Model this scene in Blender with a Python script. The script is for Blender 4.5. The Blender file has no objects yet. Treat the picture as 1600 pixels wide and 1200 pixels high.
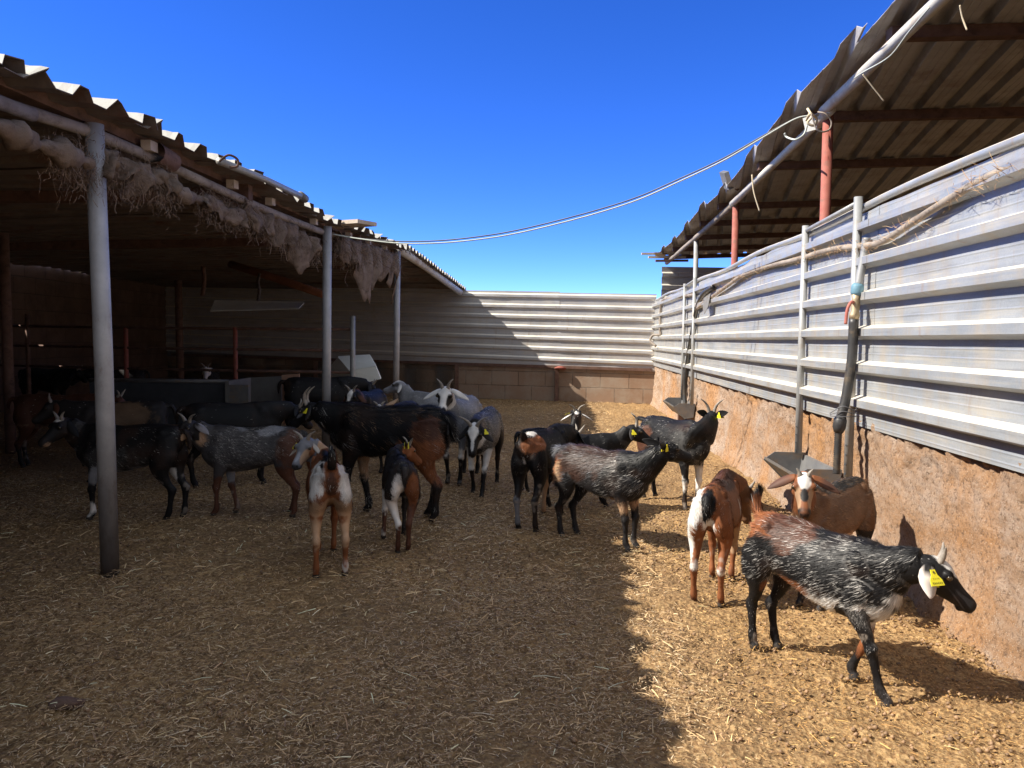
import bpy, bmesh, math, random
import numpy as np
from mathutils import Vector, Matrix
random.seed(7); RNG = np.random.default_rng(11)
S = bpy.context.scene; COL = S.collection
R = math.radians
# ------------------------------------------------------------------ camera
CAM_H = 1.1
F_PX, PITCH, ROLL = 1200.0, math.atan(70/1200), R(.7)
Fv = Vector((0, math.cos(PITCH), -math.sin(PITCH)))
R0, U0 = Vector((1, 0, 0)), Vector((0, math.sin(PITCH), math.cos(PITCH)))
Rv = R0*math.cos(ROLL)+U0*math.sin(ROLL); Uv = U0*math.cos(ROLL)-R0*math.sin(ROLL)
cam = bpy.data.cameras.new('camera'); cam.sensor_width = 36; cam.lens = 27; cam.clip_end = 3000; cam.clip_start = .05
co = bpy.data.objects.new('camera', cam); COL.objects.link(co)
co.matrix_world = Matrix(((Rv.x, Uv.x, -Fv.x, 0), (Rv.y, Uv.y, -Fv.y, 0), (Rv.z, Uv.z, -Fv.z, CAM_H), (0, 0, 0, 1)))
S.camera = co
def at(px, py, d):                       # survey: the point at distance d ahead seen at photo position (px, py)
    v = Fv*F_PX+Rv*(px-800)+Uv*(600-py)
    return Vector((0, 0, CAM_H))+v*(d/v.y)
def gp(px, py):
    v = Fv*F_PX+Rv*(px-800)+Uv*(600-py)
    return Vector((0, 0, CAM_H))+v*(CAM_H/-v.z)
# ------------------------------------------------------------------ light
SUN_DIR = Vector((-1.11, -.09, 1.0)).normalized()
ELEV = math.asin(SUN_DIR.z); AZ = math.atan2(SUN_DIR.x, SUN_DIR.y)
w = bpy.data.worlds.new('World'); S.world = w; w.use_nodes = True
nt = w.node_tree; bg = nt.nodes['Background']
sky = nt.nodes.new('ShaderNodeTexSky'); sky.sky_type = 'NISHITA'; sky.sun_disc = False
sky.sun_elevation = ELEV; sky.sun_rotation = AZ; sky.altitude = 1800; sky.air_density = .5; sky.dust_density = 0; sky.ozone_density = 4.0
hs = nt.nodes.new('ShaderNodeHueSaturation'); hs.inputs['Saturation'].default_value = 1.25; hs.inputs['Value'].default_value = 1.22
nt.links.new(sky.outputs[0], hs.inputs['Color']); hs.inputs['Hue'].default_value = .518
# bright sky fill added overhead and behind the viewer; ahead it is clear blue
tc = nt.nodes.new('ShaderNodeTexCoord'); dp = nt.nodes.new('ShaderNodeVectorMath'); dp.operation = 'DOT_PRODUCT'; dp.inputs[1].default_value = (0, -.5, .75)
nt.links.new(tc.outputs['Generated'], dp.inputs[0]); mr = nt.nodes.new('ShaderNodeMapRange'); mr.interpolation_type = 'SMOOTHSTEP'; mr.inputs['From Min'].default_value = .12; mr.inputs['From Max'].default_value = .62
nt.links.new(dp.outputs['Value'], mr.inputs['Value']); mx = nt.nodes.new('ShaderNodeMix'); mx.data_type = 'RGBA'; nt.links.new(mr.outputs[0], mx.inputs[0]); nt.links.new(hs.outputs[0], mx.inputs[6]); mx.inputs[7].default_value = (1.85, 2.08, 2.45, 1)
nt.links.new(mx.outputs[2], bg.inputs[0]); bg.inputs[1].default_value = .15
sl = bpy.data.lights.new('sun', 'SUN'); sl.energy = 4.8; sl.angle = R(.5); sl.color = (1, .94, .83)
so = bpy.data.objects.new('sun', sl); COL.objects.link(so); so.rotation_euler = SUN_DIR.to_track_quat('Z', 'Y').to_euler(); so.location = (-30, 0, 30)
S.view_settings.view_transform = 'Standard'; S.view_settings.look = 'None'; S.view_settings.exposure = 1.05; S.view_settings.gamma = 1
S.cycles.max_bounces = 6; S.cycles.use_denoising = True
# ------------------------------------------------------------------ noise
def _h(i, j, k, s):
    n = (i*73856093) ^ (j*19349663) ^ (k*83492791) ^ (s*2654435761)
    n = (n ^ (n >> 13))*1274126177 & 0x7fffffff
    n = (n ^ (n >> 15))*668265263 & 0x7fffffff
    return (n & 0xffff)/65535.0
def vnoise(p, freq=1.0, seed=0):
    p = np.asarray(p, float)*freq+1000.0; i = np.floor(p).astype(np.int64); f = p-i; f = f*f*(3-2*f); out = 0
    for a in (0, 1):
        for b in (0, 1):
            for c in (0, 1):
                wgt = (f[:, 0] if a else 1-f[:, 0])*(f[:, 1] if b else 1-f[:, 1])*(f[:, 2] if c else 1-f[:, 2])
                out = out+wgt*_h(i[:, 0]+a, i[:, 1]+b, i[:, 2]+c, seed)
    return out*2-1
# ------------------------------------------------------------------ materials
class NM:
    def __init__(s, name, rough=.8, metal=0, spec=.3):
        s.m = bpy.data.materials.new(name); s.m.use_nodes = True; s.t = s.m.node_tree; s.b = s.t.nodes['Principled BSDF']
        s.b.inputs['Roughness'].default_value = rough; s.b.inputs['Metallic'].default_value = metal; s.b.inputs['Specular IOR Level'].default_value = spec
        s.pos = s.t.nodes.new('ShaderNodeNewGeometry').outputs['Position']
    def link(s, a, b): s.t.links.new(a, b)
    def map(s, scale=(1, 1, 1), src=None):
        n = s.t.nodes.new('ShaderNodeMapping'); n.inputs['Scale'].default_value = scale; s.link(src or s.pos, n.inputs[0]); return n.outputs[0]
    def noise(s, scale, vec=None, detail=5, rough=.6):
        n = s.t.nodes.new('ShaderNodeTexNoise'); n.inputs['Scale'].default_value = scale; n.inputs['Detail'].default_value = detail; n.inputs['Roughness'].default_value = rough
        s.link(vec or s.pos, n.inputs['Vector']); return n.outputs[0]
    def voro(s, scale, vec=None, out='Distance'):
        n = s.t.nodes.new('ShaderNodeTexVoronoi'); n.inputs['Scale'].default_value = scale; s.link(vec or s.pos, n.inputs['Vector']); return n.outputs[out]
    def ramp(s, fac, stops):
        n = s.t.nodes.new('ShaderNodeValToRGB'); e = n.color_ramp.elements
        while len(e) < len(stops): e.new(.5)
        for x, (p, c) in zip(e, stops):
            x.position = p; x.color = (*c, 1) if not isinstance(c, (int, float)) else (c, c, c, 1)
        s.link(fac, n.inputs[0]); return n.outputs[0]
    def mix(s, fac, a, b, mode='MIX'):
        n = s.t.nodes.new('ShaderNodeMix'); n.data_type = 'RGBA'; n.blend_type = mode
        for sock, v in ((n.inputs[0], fac), (n.inputs[6], a), (n.inputs[7], b)):
            if isinstance(v, (int, float)): sock.default_value = v
            elif isinstance(v, tuple): sock.default_value = (*v, 1)
            else: s.link(v, sock)
        return n.outputs[2]
    def col(s, c):
        if isinstance(c, tuple): s.b.inputs['Base Color'].default_value = (*c, 1)
        else: s.link(c, s.b.inputs['Base Color'])
        return s
    def bump(s, h, strength=.4, dist=.01):
        n = s.t.nodes.new('ShaderNodeBump'); n.inputs['Strength'].default_value = strength; n.inputs['Distance'].default_value = dist
        s.link(h, n.inputs['Height']); s.link(n.outputs[0], s.b.inputs['Normal']); return s
    def attr(s, name):
        n = s.t.nodes.new('ShaderNodeAttribute'); n.attribute_name = name; return n.outputs['Color']
def speckled(name, c0, c1, scale=6, rough=.8, metal=0, c2=None, bump=.2, spec=.3, stretch=(1, 1, 1), top=None):
    k = NM(name, rough, metal, spec); v = k.map(stretch)
    c = k.ramp(k.noise(scale, v, 8, .65), [(.3, c0), (.7, c1)])
    if c2: c = k.mix(k.ramp(k.noise(scale*.6, k.map((1.3, 1.1, 1.7)), 6, .7), [(.52, 0.0), (.66, .85)]), c, c2)
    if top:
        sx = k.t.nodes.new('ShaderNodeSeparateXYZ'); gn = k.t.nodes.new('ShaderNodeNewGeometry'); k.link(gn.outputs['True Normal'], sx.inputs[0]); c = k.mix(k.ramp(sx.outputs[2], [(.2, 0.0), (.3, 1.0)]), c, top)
    k.col(c); k.bump(k.noise(scale*14, None, 4), bump, .004); return k.m
def galv(name, c0, c1, dirt, dirt_amt=.55, rough=.42, metal=.25):
    k = NM(name, rough, metal, .5)
    sp = k.ramp(k.voro(210, None, 'Color'), [(0, .25), (1, .8)])
    g = k.mix(.12, k.ramp(k.noise(2.2, k.map((1, 1, 2)), 6, .6), [(.3, c0), (.7, c1)]), sp, 'OVERLAY')
    st = k.noise(3.0, k.map((2.6, 2.6, .5)), 8, .72)
    g = k.mix(k.ramp(st, [(.45, 0.0), (.72, dirt_amt)]), g, dirt)
    sc = k.noise(14, k.map((.12, .12, 3.0)), 5, .65)
    g = k.mix(k.ramp(sc, [(.52, 0.0), (.70, .55)]), g, (.50, .45, .36)); g = k.mix(k.ramp(sc, [(.30, .55), (.45, 0.0)]), g, (.17, .175, .19))
    sx = k.t.nodes.new('ShaderNodeSeparateXYZ'); gn = k.t.nodes.new('ShaderNodeNewGeometry'); k.link(gn.outputs['True Normal'], sx.inputs[0])
    g = k.mix(k.ramp(k.noise(5, k.map((3.0, 3.0, .28)), 6, .7), [(.60, 0.0), (.74, .6)]), g, (.30, .17, .085))
    up = k.ramp(sx.outputs[2], [(.45, 0.0), (.75, .8)]); g = k.mix(up, g, (.80, .73, .60))
    k.col(g); k.bump(k.noise(9, None, 6, .6), .25, .01)
    rr = k.ramp(k.noise(6, None, 5), [(.3, rough-.1), (.7, rough+.2)]); k.link(rr, k.b.inputs['Roughness'])
    return k.m
M = {}
M['galv'] = galv('galvanised_sheet', (.25, .275, .31), (.36, .37, .385), (.38, .30, .20), .7)
M['galv_back'] = galv('weathered_galvanised_sheet', (.42, .41, .43), (.54, .52, .51), (.48, .40, .30), .45)
M['roof'] = speckled('dirty_roof_sheet', (.36, .345, .345), (.50, .485, .485), 4, .75, .0, (.30, .255, .235), .3, top=(.45, .42, .39))
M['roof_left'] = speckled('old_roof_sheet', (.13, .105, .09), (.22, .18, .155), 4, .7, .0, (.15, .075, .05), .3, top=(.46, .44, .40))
M['edge'] = speckled('roof_flashing', (.5, .45, .4), (.7, .66, .6), 9, .6)
M['pipe'] = speckled('galvanised_pipe', (.25, .255, .26), (.37, .37, .365), 7, .5, .2, (.28, .23, .18), .15, .5)
k = NM('grimy_shaded_post', .5, .15, .4); zz = k.t.nodes.new('ShaderNodeSeparateXYZ'); k.link(k.pos, zz.inputs[0])
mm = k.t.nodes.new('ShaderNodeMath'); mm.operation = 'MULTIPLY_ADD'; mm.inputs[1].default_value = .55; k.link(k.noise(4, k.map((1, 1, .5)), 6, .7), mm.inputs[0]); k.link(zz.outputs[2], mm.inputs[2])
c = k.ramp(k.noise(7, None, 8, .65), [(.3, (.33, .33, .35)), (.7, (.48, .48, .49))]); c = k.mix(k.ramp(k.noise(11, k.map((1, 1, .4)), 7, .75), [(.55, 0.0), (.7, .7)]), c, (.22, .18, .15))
c = k.mix(k.ramp(mm.outputs[0], [(.28, .92), (.95, 0.0)]), c, (.06, .045, .04)); k.col(c); M['post'] = k.m  # darker foot: grime, plus some of the shed's shade painted into the colour
M['pipe_dirty'] = speckled('dusty_pipe', (.22, .18, .15), (.36, .31, .26), 9, .8, 0, (.15, .11, .085), .3)
M['pipe_white'] = speckled('pale_pipe', (.48, .45, .40), (.62, .58, .50), 7, .6, 0, (.40, .30, .21), .2)
M['rust'] = speckled('rusty_steel', (.105, .058, .043), (.185, .105, .078), 12, .85, 0, (.07, .042, .033), .5)
M['red'] = speckled('red_primer_pipe', (.27, .07, .052), (.35, .12, .09), 16, .7, 0, (.20, .10, .075), .4)
M['wood'] = speckled('grey_timber', (.20, .14, .10), (.33, .25, .19), 10, .85, 0, None, .4, .2, (3, .4, 3))
M['pale_wood'] = speckled('pale_timber', (.42, .34, .27), (.58, .49, .40), 10, .8, 0, None, .3, .2)
M['log'] = speckled('reddish_log', (.20, .085, .045), (.32, .14, .08), 10, .85, 0, None, .4, .2)
M['sack'] = speckled('burlap', (.145, .108, .085), (.26, .20, .16), 14, .95, 0, (.09, .065, .05), .9, .1)
M['thread'] = speckled('burlap_thread', (.15, .105, .08), (.29, .215, .165), 30, .95, 0, None, 0, .1)
M['black'] = speckled('black_hose', (.025, .025, .027), (.05, .048, .047), 10, .45, 0, (.12, .09, .06), .1, .5)
M['blue'] = speckled('blue_coupling', (.11, .22, .29), (.16, .29, .37), 20, .5)
M['brass'] = speckled('old_brass', (.35, .27, .17), (.5, .4, .27), 20, .5, .5)
M['valve_red'] = speckled('faded_red_handle', (.35, .10, .08), (.45, .16, .12), 20, .6)
M['basin'] = speckled('grey_basin', (.13, .13, .135), (.21, .205, .20), 8, .5, .2, (.24, .17, .11), .2)
M['dark_panel'] = speckled('dark_plastic', (.045, .05, .06), (.075, .08, .09), 5, .6)
M['grey_board'] = speckled('grey_board', (.13, .125, .12), (.20, .19, .18), 5, .8)
M['card'] = speckled('brown_board', (.34, .19, .13), (.44, .26, .18), 5, .85)
M['clod'] = speckled('reddish_earth', (.11, .065, .048), (.17, .105, .08), 20, .95, 0, None, .6)
M['white_panel'] = speckled('white_panel', (.68, .68, .62), (.80, .79, .73), 4, .6)
M['cable'] = speckled('pale_cable', (.42, .45, .40), (.52, .55, .50), 8, .6)
M['dark_cable'] = speckled('dark_cable', (.10, .10, .11), (.16, .16, .17), 8, .6)
M['twine'] = speckled('baler_twine', (.55, .45, .30), (.70, .60, .42), 20, .9)
M['horn'] = speckled('goat_horn', (.17, .145, .12), (.34, .295, .25), 40, .55, 0, None, .4, .4)
M['eye'] = speckled('goat_eye', (.02, .014, .008), (.05, .03, .012), 60, .12, 0, None, 0, .6)
M['tag'] = speckled('yellow_tag', (.70, .60, .02), (.80, .72, .04), 20, .45)
M['tag_ink'] = speckled('tag_print', (.12, .10, .02), (.16, .13, .03), 20, .6)
M['hay'] = speckled('dry_hay', (.42, .26, .12), (.62, .44, .22), 40, .9, 0, None, 0, .15)
def coat_mat(name, rough, spec):
    k = NM(name, rough, 0, spec); k.col(k.attr('coat')); return k.m
M['coat'] = coat_mat('goat_coat', .6, .22); M['fur'] = coat_mat('goat_fur', .5, .28)
k = NM('straw_blades', .6, 0, .3); k.col(k.attr('coat')); M['straw'] = k.m
# ground soil
k = NM('straw_litter_soil', .95, 0, .1)
n1 = k.noise(38, None, 8, .75); n2 = k.noise(1.1, None, 5, .6); n3 = k.noise(130, k.map((1, .5, 1)), 4, .7)
c = k.ramp(n1, [(.32, (.055, .032, .018)), (.5, (.27, .155, .070)), (.70, (.58, .385, .18))])
c = k.mix(k.ramp(n3, [(.45, 0.0), (.75, .7)]), c, (.60, .43, .22))
c = k.mix(k.ramp(k.voro(52, None), [(.0, .8), (.33, 0.0)]), c, (.10, .060, .036))
c = k.mix(k.ramp(n2, [(.35, .55), (.6, 0.0)]), c, (.16, .10, .055))
k.col(c)
hgt = k.mix(.5, n1, k.voro(52, None)); k.bump(hgt, 1.0, .02); M['soil'] = k.m
# rough concrete
k = NM('rough_concrete', .95, 0, .1)
n1 = k.noise(3.2, k.map((1, .5, 1.6)), 8, .7); n2 = k.noise(48, None, 6, .85); n4 = k.noise(1.6, k.map((1, 1, .3)), 5, .6)
c = k.ramp(n1, [(.34, (.33, .185, .095)), (.48, (.37, .25, .17)), (.62, (.42, .325, .26))])
c = k.mix(k.ramp(n4, [(.48, 0.0), (.62, .75)]), c, (.44, .22, .085))
c = k.mix(k.ramp(n2, [(.38, .9), (.50, 0.0)]), c, (.13, .08, .055))
c = k.mix(k.ramp(k.voro(95, None), [(.0, .75), (.30, 0.0)]), c, (.54, .46, .37))
c = k.mix(k.ramp(k.noise(25, None, 4, .7), [(.56, 0.0), (.7, .6)]), c, (.28, .15, .075))
k.col(c); k.bump(k.mix(.5, n2, k.noise(18, None, 6, .7)), 1.0, .03); M['concrete'] = k.m
def brick_mat(name, ax, c1, c2, mortar, bw, bh, stain):
    k = NM(name, .95, 0, .1); d = k.t.nodes.new('ShaderNodeVectorMath'); d.operation = 'DOT_PRODUCT'; d.inputs[1].default_value = ax; k.link(k.pos, d.inputs[0])
    sp = k.t.nodes.new('ShaderNodeSeparateXYZ'); k.link(k.pos, sp.inputs[0]); cb = k.t.nodes.new('ShaderNodeCombineXYZ')
    k.link(d.outputs['Value'], cb.inputs[0]); k.link(sp.outputs[2], cb.inputs[1])
    b = k.t.nodes.new('ShaderNodeTexBrick'); k.link(cb.outputs[0], b.inputs['Vector']); b.inputs['Scale'].default_value = 1
    b.inputs['Brick Width'].default_value = bw; b.inputs['Row Height'].default_value = bh; b.inputs['Mortar Size'].default_value = .008; b.inputs['Mortar Smooth'].default_value = .5
    b.inputs['Color1'].default_value = (*c1, 1); b.inputs['Color2'].default_value = (*c2, 1); b.inputs['Mortar'].default_value = (*mortar, 1)
    c = k.mix(k.ramp(k.noise(3, None, 7, .7), [(.42, 0.0), (.65, .7)]), b.outputs['Color'], stain)
    k.col(c); k.bump(k.mix(.35, b.outputs['Fac'], k.noise(50, None, 6, .7)), .7, -.012); return k.m
# ------------------------------------------------------------------ object helpers
def tag(o, label=None, cat=None, group=None, kind=None):
    for a, b in (('label', label), ('category', cat), ('group', group), ('kind', kind)):
        if b: o[a] = b
    return o
def empty(name, loc, label=None, cat=None, group=None, rz=0):
    o = bpy.data.objects.new(name, None); COL.objects.link(o); o.location = loc; o.rotation_euler.z = rz; o.empty_display_size = .1
    return tag(o, label, cat, group)
def obj(name, vf, mat, parent=None, smooth=False, mats=None, local=False):
    """links (verts, faces) given in world coordinates (or in the parent's) as one mesh object"""
    v, f = vf[0], vf[1]; v = np.asarray(v, float).reshape(-1, 3)
    if parent is None:
        base = np.array([(v[:, 0].min()+v[:, 0].max())/2, (v[:, 1].min()+v[:, 1].max())/2, v[:, 2].min()])
    elif local: base = np.zeros(3)
    else:
        p = parent; base = np.zeros(3)
        while p is not None: base = base+np.array(p.location); p = p.parent
    me = bpy.data.meshes.new(name); me.from_pydata((v-base).tolist(), [], [tuple(int(i) for i in q) for q in f]); me.update()
    if smooth: me.polygons.foreach_set('use_smooth', [True]*len(me.polygons))
    for mm in (mats or [mat]): me.materials.append(M[mm] if isinstance(mm, str) else mm)
    if len(vf) > 2: me.polygons.foreach_set('material_index', vf[2])
    o = bpy.data.objects.new(name, me); COL.objects.link(o)
    if parent is None: o.location = base
    else: o.parent = parent
    return o
class MB:
    def __init__(s): s.v = []; s.f = []; s.m = []
    def add(s, v, f, m=0):
        n = len(s.v); s.v += [tuple(x) for x in v]; s.f += [tuple(i+n for i in q) for q in f]; s.m += [m]*len(f); return s
    @property
    def vf(s): return (s.v, s.f, s.m)
def V(*a): return Vector(a)
def box(p0, p1, A=None):
    x0, y0, z0 = p0; x1, y1, z1 = p1
    v = [(x0, y0, z0), (x1, y0, z0), (x1, y1, z0), (x0, y1, z0), (x0, y0, z1), (x1, y0, z1), (x1, y1, z1), (x0, y1, z1)]
    return v, [(3, 2, 1, 0), (4, 5, 6, 7), (0, 1, 5, 4), (1, 2, 6, 5), (2, 3, 7, 6), (3, 0, 4, 7)]
def beam(a, b, wd, ht, up=V(0, 0, 1)):
    a, b = Vector(a), Vector(b); t = (b-a).normalized(); s = t.cross(up).normalized()*wd/2; u = s.cross(t).normalized()*ht/2
    v = [a-s-u, a+s-u, a+s+u, a-s+u, b-s-u, b+s-u, b+s+u, b-s+u]
    return v, [(0, 1, 2, 3), (7, 6, 5, 4), (0, 4, 5, 1), (1, 5, 6, 2), (2, 6, 7, 3), (3, 7, 4, 0)]
def tube(pts, r, n=12, cap=True, wob=0):
    pts = [Vector(p) for p in pts]; rs = r if isinstance(r, (list, tuple)) else [r]*len(pts); v = []; f = []; ref = None
    for i, p in enumerate(pts):
        t = (pts[min(i+1, len(pts)-1)]-pts[max(i-1, 0)]).normalized()
        if ref is None: ref = t.cross(V(0, 0, 1) if abs(t.z) < .9 else V(0, 1, 0)).normalized()
        s = (ref-t*ref.dot(t)).normalized(); ref = s; u = t.cross(s)
        for j in range(n):
            a = 2*math.pi*j/n; q = rs[i]*(1+wob*random.uniform(-1, 1)); v.append(p+s*math.cos(a)*q+u*math.sin(a)*q)
    for i in range(len(pts)-1):
        for j in range(n): f.append((i*n+j, i*n+(j+1) % n, (i+1)*n+(j+1) % n, (i+1)*n+j))
    if cap: f.append(tuple(range(n-1, -1, -1))); f.append(tuple(range((len(pts)-1)*n, len(pts)*n)))
    return v, f
def smooth_path(pts, n=8):
    pts = [Vector(p) for p in pts]; out = []
    for i in range(len(pts)-1):
        p0, p1, p2, p3 = pts[max(i-1, 0)], pts[i], pts[i+1], pts[min(i+2, len(pts)-1)]
        for k in range(n):
            t = k/n; out.append(.5*((2*p1)+(p2-p0)*t+(2*p0-5*p1+4*p2-p3)*t*t+(3*p1-p0-3*p2+p3)*t**3))
    return out+[pts[-1]]
def trap_profile(L, pitch, depth, pan=.55, slope=.14, groove=0, start=0.0):
    """(across, height) stations of a trapezoid sheet of width L"""
    st = []; b = start
    while b < L+1e-6:
        crest = 1-pan-2*slope; q = [(0, 0)]
        if groove: q += [(pan*.28, 0), (pan*.33, groove), (pan*.38, 0), (pan*.62, 0), (pan*.67, groove), (pan*.72, 0)]
        q += [(pan, 0), (pan+slope, depth), (pan+slope+crest, depth)]
        for x, h in q:
            if 0 <= b+x*pitch <= L: st.append((b+x*pitch, h))
        b += pitch
    if st[0][0] > 1e-6: st.insert(0, (0, 0))
    if st[-1][0] < L-1e-6: st.append((L, 0))
    return st
def corr(O, A, La, B, N, prof, step=.25, dent=.006, seed=0, edge=None):
    """sheet ribbed along A, profile across B, height along N"""
    O, A, B, N = Vector(O), Vector(A).normalized(), Vector(B).normalized(), Vector(N).normalized(); na = max(2, int(La/step)+1); v = []; f = []
    k = len(prof)
    for i in range(na):
        a = La*i/(na-1)
        for b, h in prof: v.append(O+A*a+B*b+N*h)
    P = np.array([tuple(x) for x in v]); d = dent*(vnoise(P, 1.7, seed)+.5*vnoise(P, 5.1, seed+1)); P = P+np.outer(d, np.array(N))
    if edge is not None: P = edge(P)
    for i in range(na-1):
        for j in range(k-1): f.append((i*k+j, i*k+j+1, (i+1)*k+j+1, (i+1)*k+j))
    return P, f
def solid(o, t=.002):
    m = o.modifiers.new('thickness', 'SOLIDIFY'); m.thickness = t; m.offset = 0; return o
def color_attr(me, cols, dom='POINT'):
    a = me.color_attributes.new('coat', 'FLOAT_COLOR', dom); a.data.foreach_set('color', np.concatenate([cols, np.ones((len(cols), 1))], 1).astype(np.float32).ravel())
# ------------------------------------------------------------------ site lines
def wall_x(d): return 1.74+.068*(d-2.55)                  # face of the concrete wall on the yard's right
def eave_x(d): return -2.06+.057*d
EZ = lambda d: float(np.interp(d, [0, 2.85, 3.5, 6.9, 10, 15], [1.93, 1.95, 1.99, 2.02, 2.14, 2.2]))
FR, FDIR = V(2.47, 13.28, 0), V(-3.39, .91, 0).normalized()  # the back fence starts at the right corner and runs left
FN = V(-FDIR.y, FDIR.x, 0)
if FN.y > 0: FN = -FN
# ------------------------------------------------------------------ ground
def grounds():
    def axis(segs):
        out = []
        for a, b, s in segs: out += list(np.arange(a, b, s))
        return np.array(out+[segs[-1][1]])
    xs = axis([(-600, -40, 80), (-40, -7, 3), (-7, -3.2, .12), (-3.2, 2.6, .022), (2.6, 8, .3), (8, 40, 4), (40, 600, 80)])
    ys = axis([(-600, -20, 80), (-20, 1.3, 1.5), (1.3, 4.2, .02), (4.2, 7.5, .04), (7.5, 14.5, .1), (14.5, 40, 3), (40, 900, 80)])
    X, Y = np.meshgrid(xs, ys); P = np.stack([X.ravel(), Y.ravel(), np.zeros(X.size)], 1)
    near = (P[:, 0] > -7.5) & (P[:, 0] < 3) & (P[:, 1] > 1) & (P[:, 1] < 15)
    z = .016*vnoise(P, 1.6, 3)-.020*np.clip(vnoise(P, 7, 4)-.15, 0, 1)+.010*vnoise(P, 17, 5)+.007*vnoise(P, 34, 6)+.006*(vnoise(P, 11, 7) > .45); P[:, 2] = np.where(near, z, -.01)
    nx = len(xs); f = [(j*nx+i, j*nx+i+1, (j+1)*nx+i+1, (j+1)*nx+i) for j in range(len(ys)-1) for i in range(nx-1)]
    tag(obj('ground', (P, f), 'soil', None, True), 'trodden earth yard floor covered with straw litter', 'ground', kind='structure')
grounds()
def blades(P, D, L, W, Up, cols, bend=.12):
    """thin strips: base points, directions, lengths, widths"""
    n = len(P); side = np.cross(D, Up); side /= np.linalg.norm(side, axis=1)[:, None]+1e-9
    b0 = P-side*W[:, None]/2; b1 = P+side*W[:, None]/2; mid = P+D*(L*.5)[:, None]+Up*(L*bend)[:, None]; tip = P+D*L[:, None]
    v = np.stack([b0, b1, mid+side*W[:, None]*.45, mid-side*W[:, None]*.45, tip+side*W[:, None]*.3, tip-side*W[:, None]*.3], 1).reshape(-1, 3)
    idx = np.arange(n)[:, None]*6; q = np.concatenate([idx+np.array([[0, 1, 2, 3]]), idx+np.array([[3, 2, 4, 5]])], 1).reshape(-1, 4)
    return v, q, np.repeat(cols, 6, 0)
def raw_mesh(name, v, q, cols, mat):
    me = bpy.data.meshes.new(name); me.vertices.add(len(v)); me.vertices.foreach_set('co', v.astype(np.float32).ravel())
    k = q.shape[1]; me.loops.add(q.size); me.loops.foreach_set('vertex_index', q.astype(np.int32).ravel()); me.polygons.add(len(q))
    me.polygons.foreach_set('loop_start', np.arange(0, q.size, k, dtype=np.int32)); me.update(calc_edges=True)
    if cols is not None: color_attr(me, cols)
    me.materials.append(M[mat]); return me
def straw():
    parts = []
    def batch(n, x0, x1, y0, y1, l0, l1, w0, w1, big=False, pale=1.0):
        y = RNG.uniform(y0, y1, n); x = RNG.uniform(x0, x1, n); ok = x < wall_x(y)-.03
        x, y = x[ok], y[ok]; P0 = np.stack([x, y, 0*x], 1); den = vnoise(P0, 1.3, 21)+.6*vnoise(P0, 4, 22)
        ok = (den+RNG.uniform(-1, 1, len(x)) > -.15) | big; x, y = x[ok], y[ok]; n = len(x)
        a = RNG.uniform(0, 2*np.pi, n); t = RNG.normal(0, .13, n)
        D = np.stack([np.cos(a)*np.cos(t), np.sin(a)*np.cos(t), np.sin(t)], 1); Up = np.tile([0, 0, 1.], (n, 1))+RNG.normal(0, .35, (n, 3)); Up /= np.linalg.norm(Up, axis=1)[:, None]
        L = l0+(l1-l0)*RNG.random(n)**2.2; W = RNG.uniform(w0, w1, n)
        sun_side = np.clip((x-.35-.086*y)/.25, 0, 1); L = L*(1-.42*sun_side); W = W*(1-.25*sun_side)  # mask of the yard's sunlit side, laid along the roof's shadow edge
        P = np.stack([x, y, .012+RNG.uniform(-.006, .012, n)], 1)
        c = np.array([[.62, .405, .175], [.52, .32, .13], [.70, .51, .265], [.38, .225, .095], [.20, .12, .06]])[RNG.choice(5, n, p=[.3, .26, .14, .18, .12])]*RNG.uniform(.7, 1.2, (n, 1))
        c = np.minimum(c*pale, .85)
        c = c*(1-sun_side[:, None]*np.array([.10, .20, .34]))*(1-(1-sun_side[:, None])*np.array([.06, .0, -.25]))  # straw colour painted warmer on the sunlit side, bluer on the shaded side
        parts.append(blades(P, D, L, W, Up, np.clip(c, 0, .8), .05))
    batch(105000, -2.2, 2.1, 1.75, 3.4, .006, .026, .0010, .0028)
    batch(90000, -3.8, 2.2, 3.4, 6.0, .010, .036, .0016, .0042)
    batch(42000, -6.5, 2.5, 6.0, 13.6, .02, .06, .004, .009)
    batch(1000, -3.0, 1.9, 1.75, 5.0, .05, .10, .0025, .0048, True, 1.35)
    batch(7000, -3.2, .9, 1.75, 5.5, .02, .06, .0018, .0038, True, 1.35)
    v = []; q = []; c = []; o = 0
    for a, b, d in parts: v.append(a); q.append(b+o); c.append(d); o += len(a)
    me = raw_mesh('straw', np.concatenate(v), np.concatenate(q), np.concatenate(c), 'straw')
    ob = bpy.data.objects.new('straw', me); COL.objects.link(ob); tag(ob, 'loose chopped straw strewn over the whole yard floor', 'straw', kind='stuff')
straw()
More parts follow.
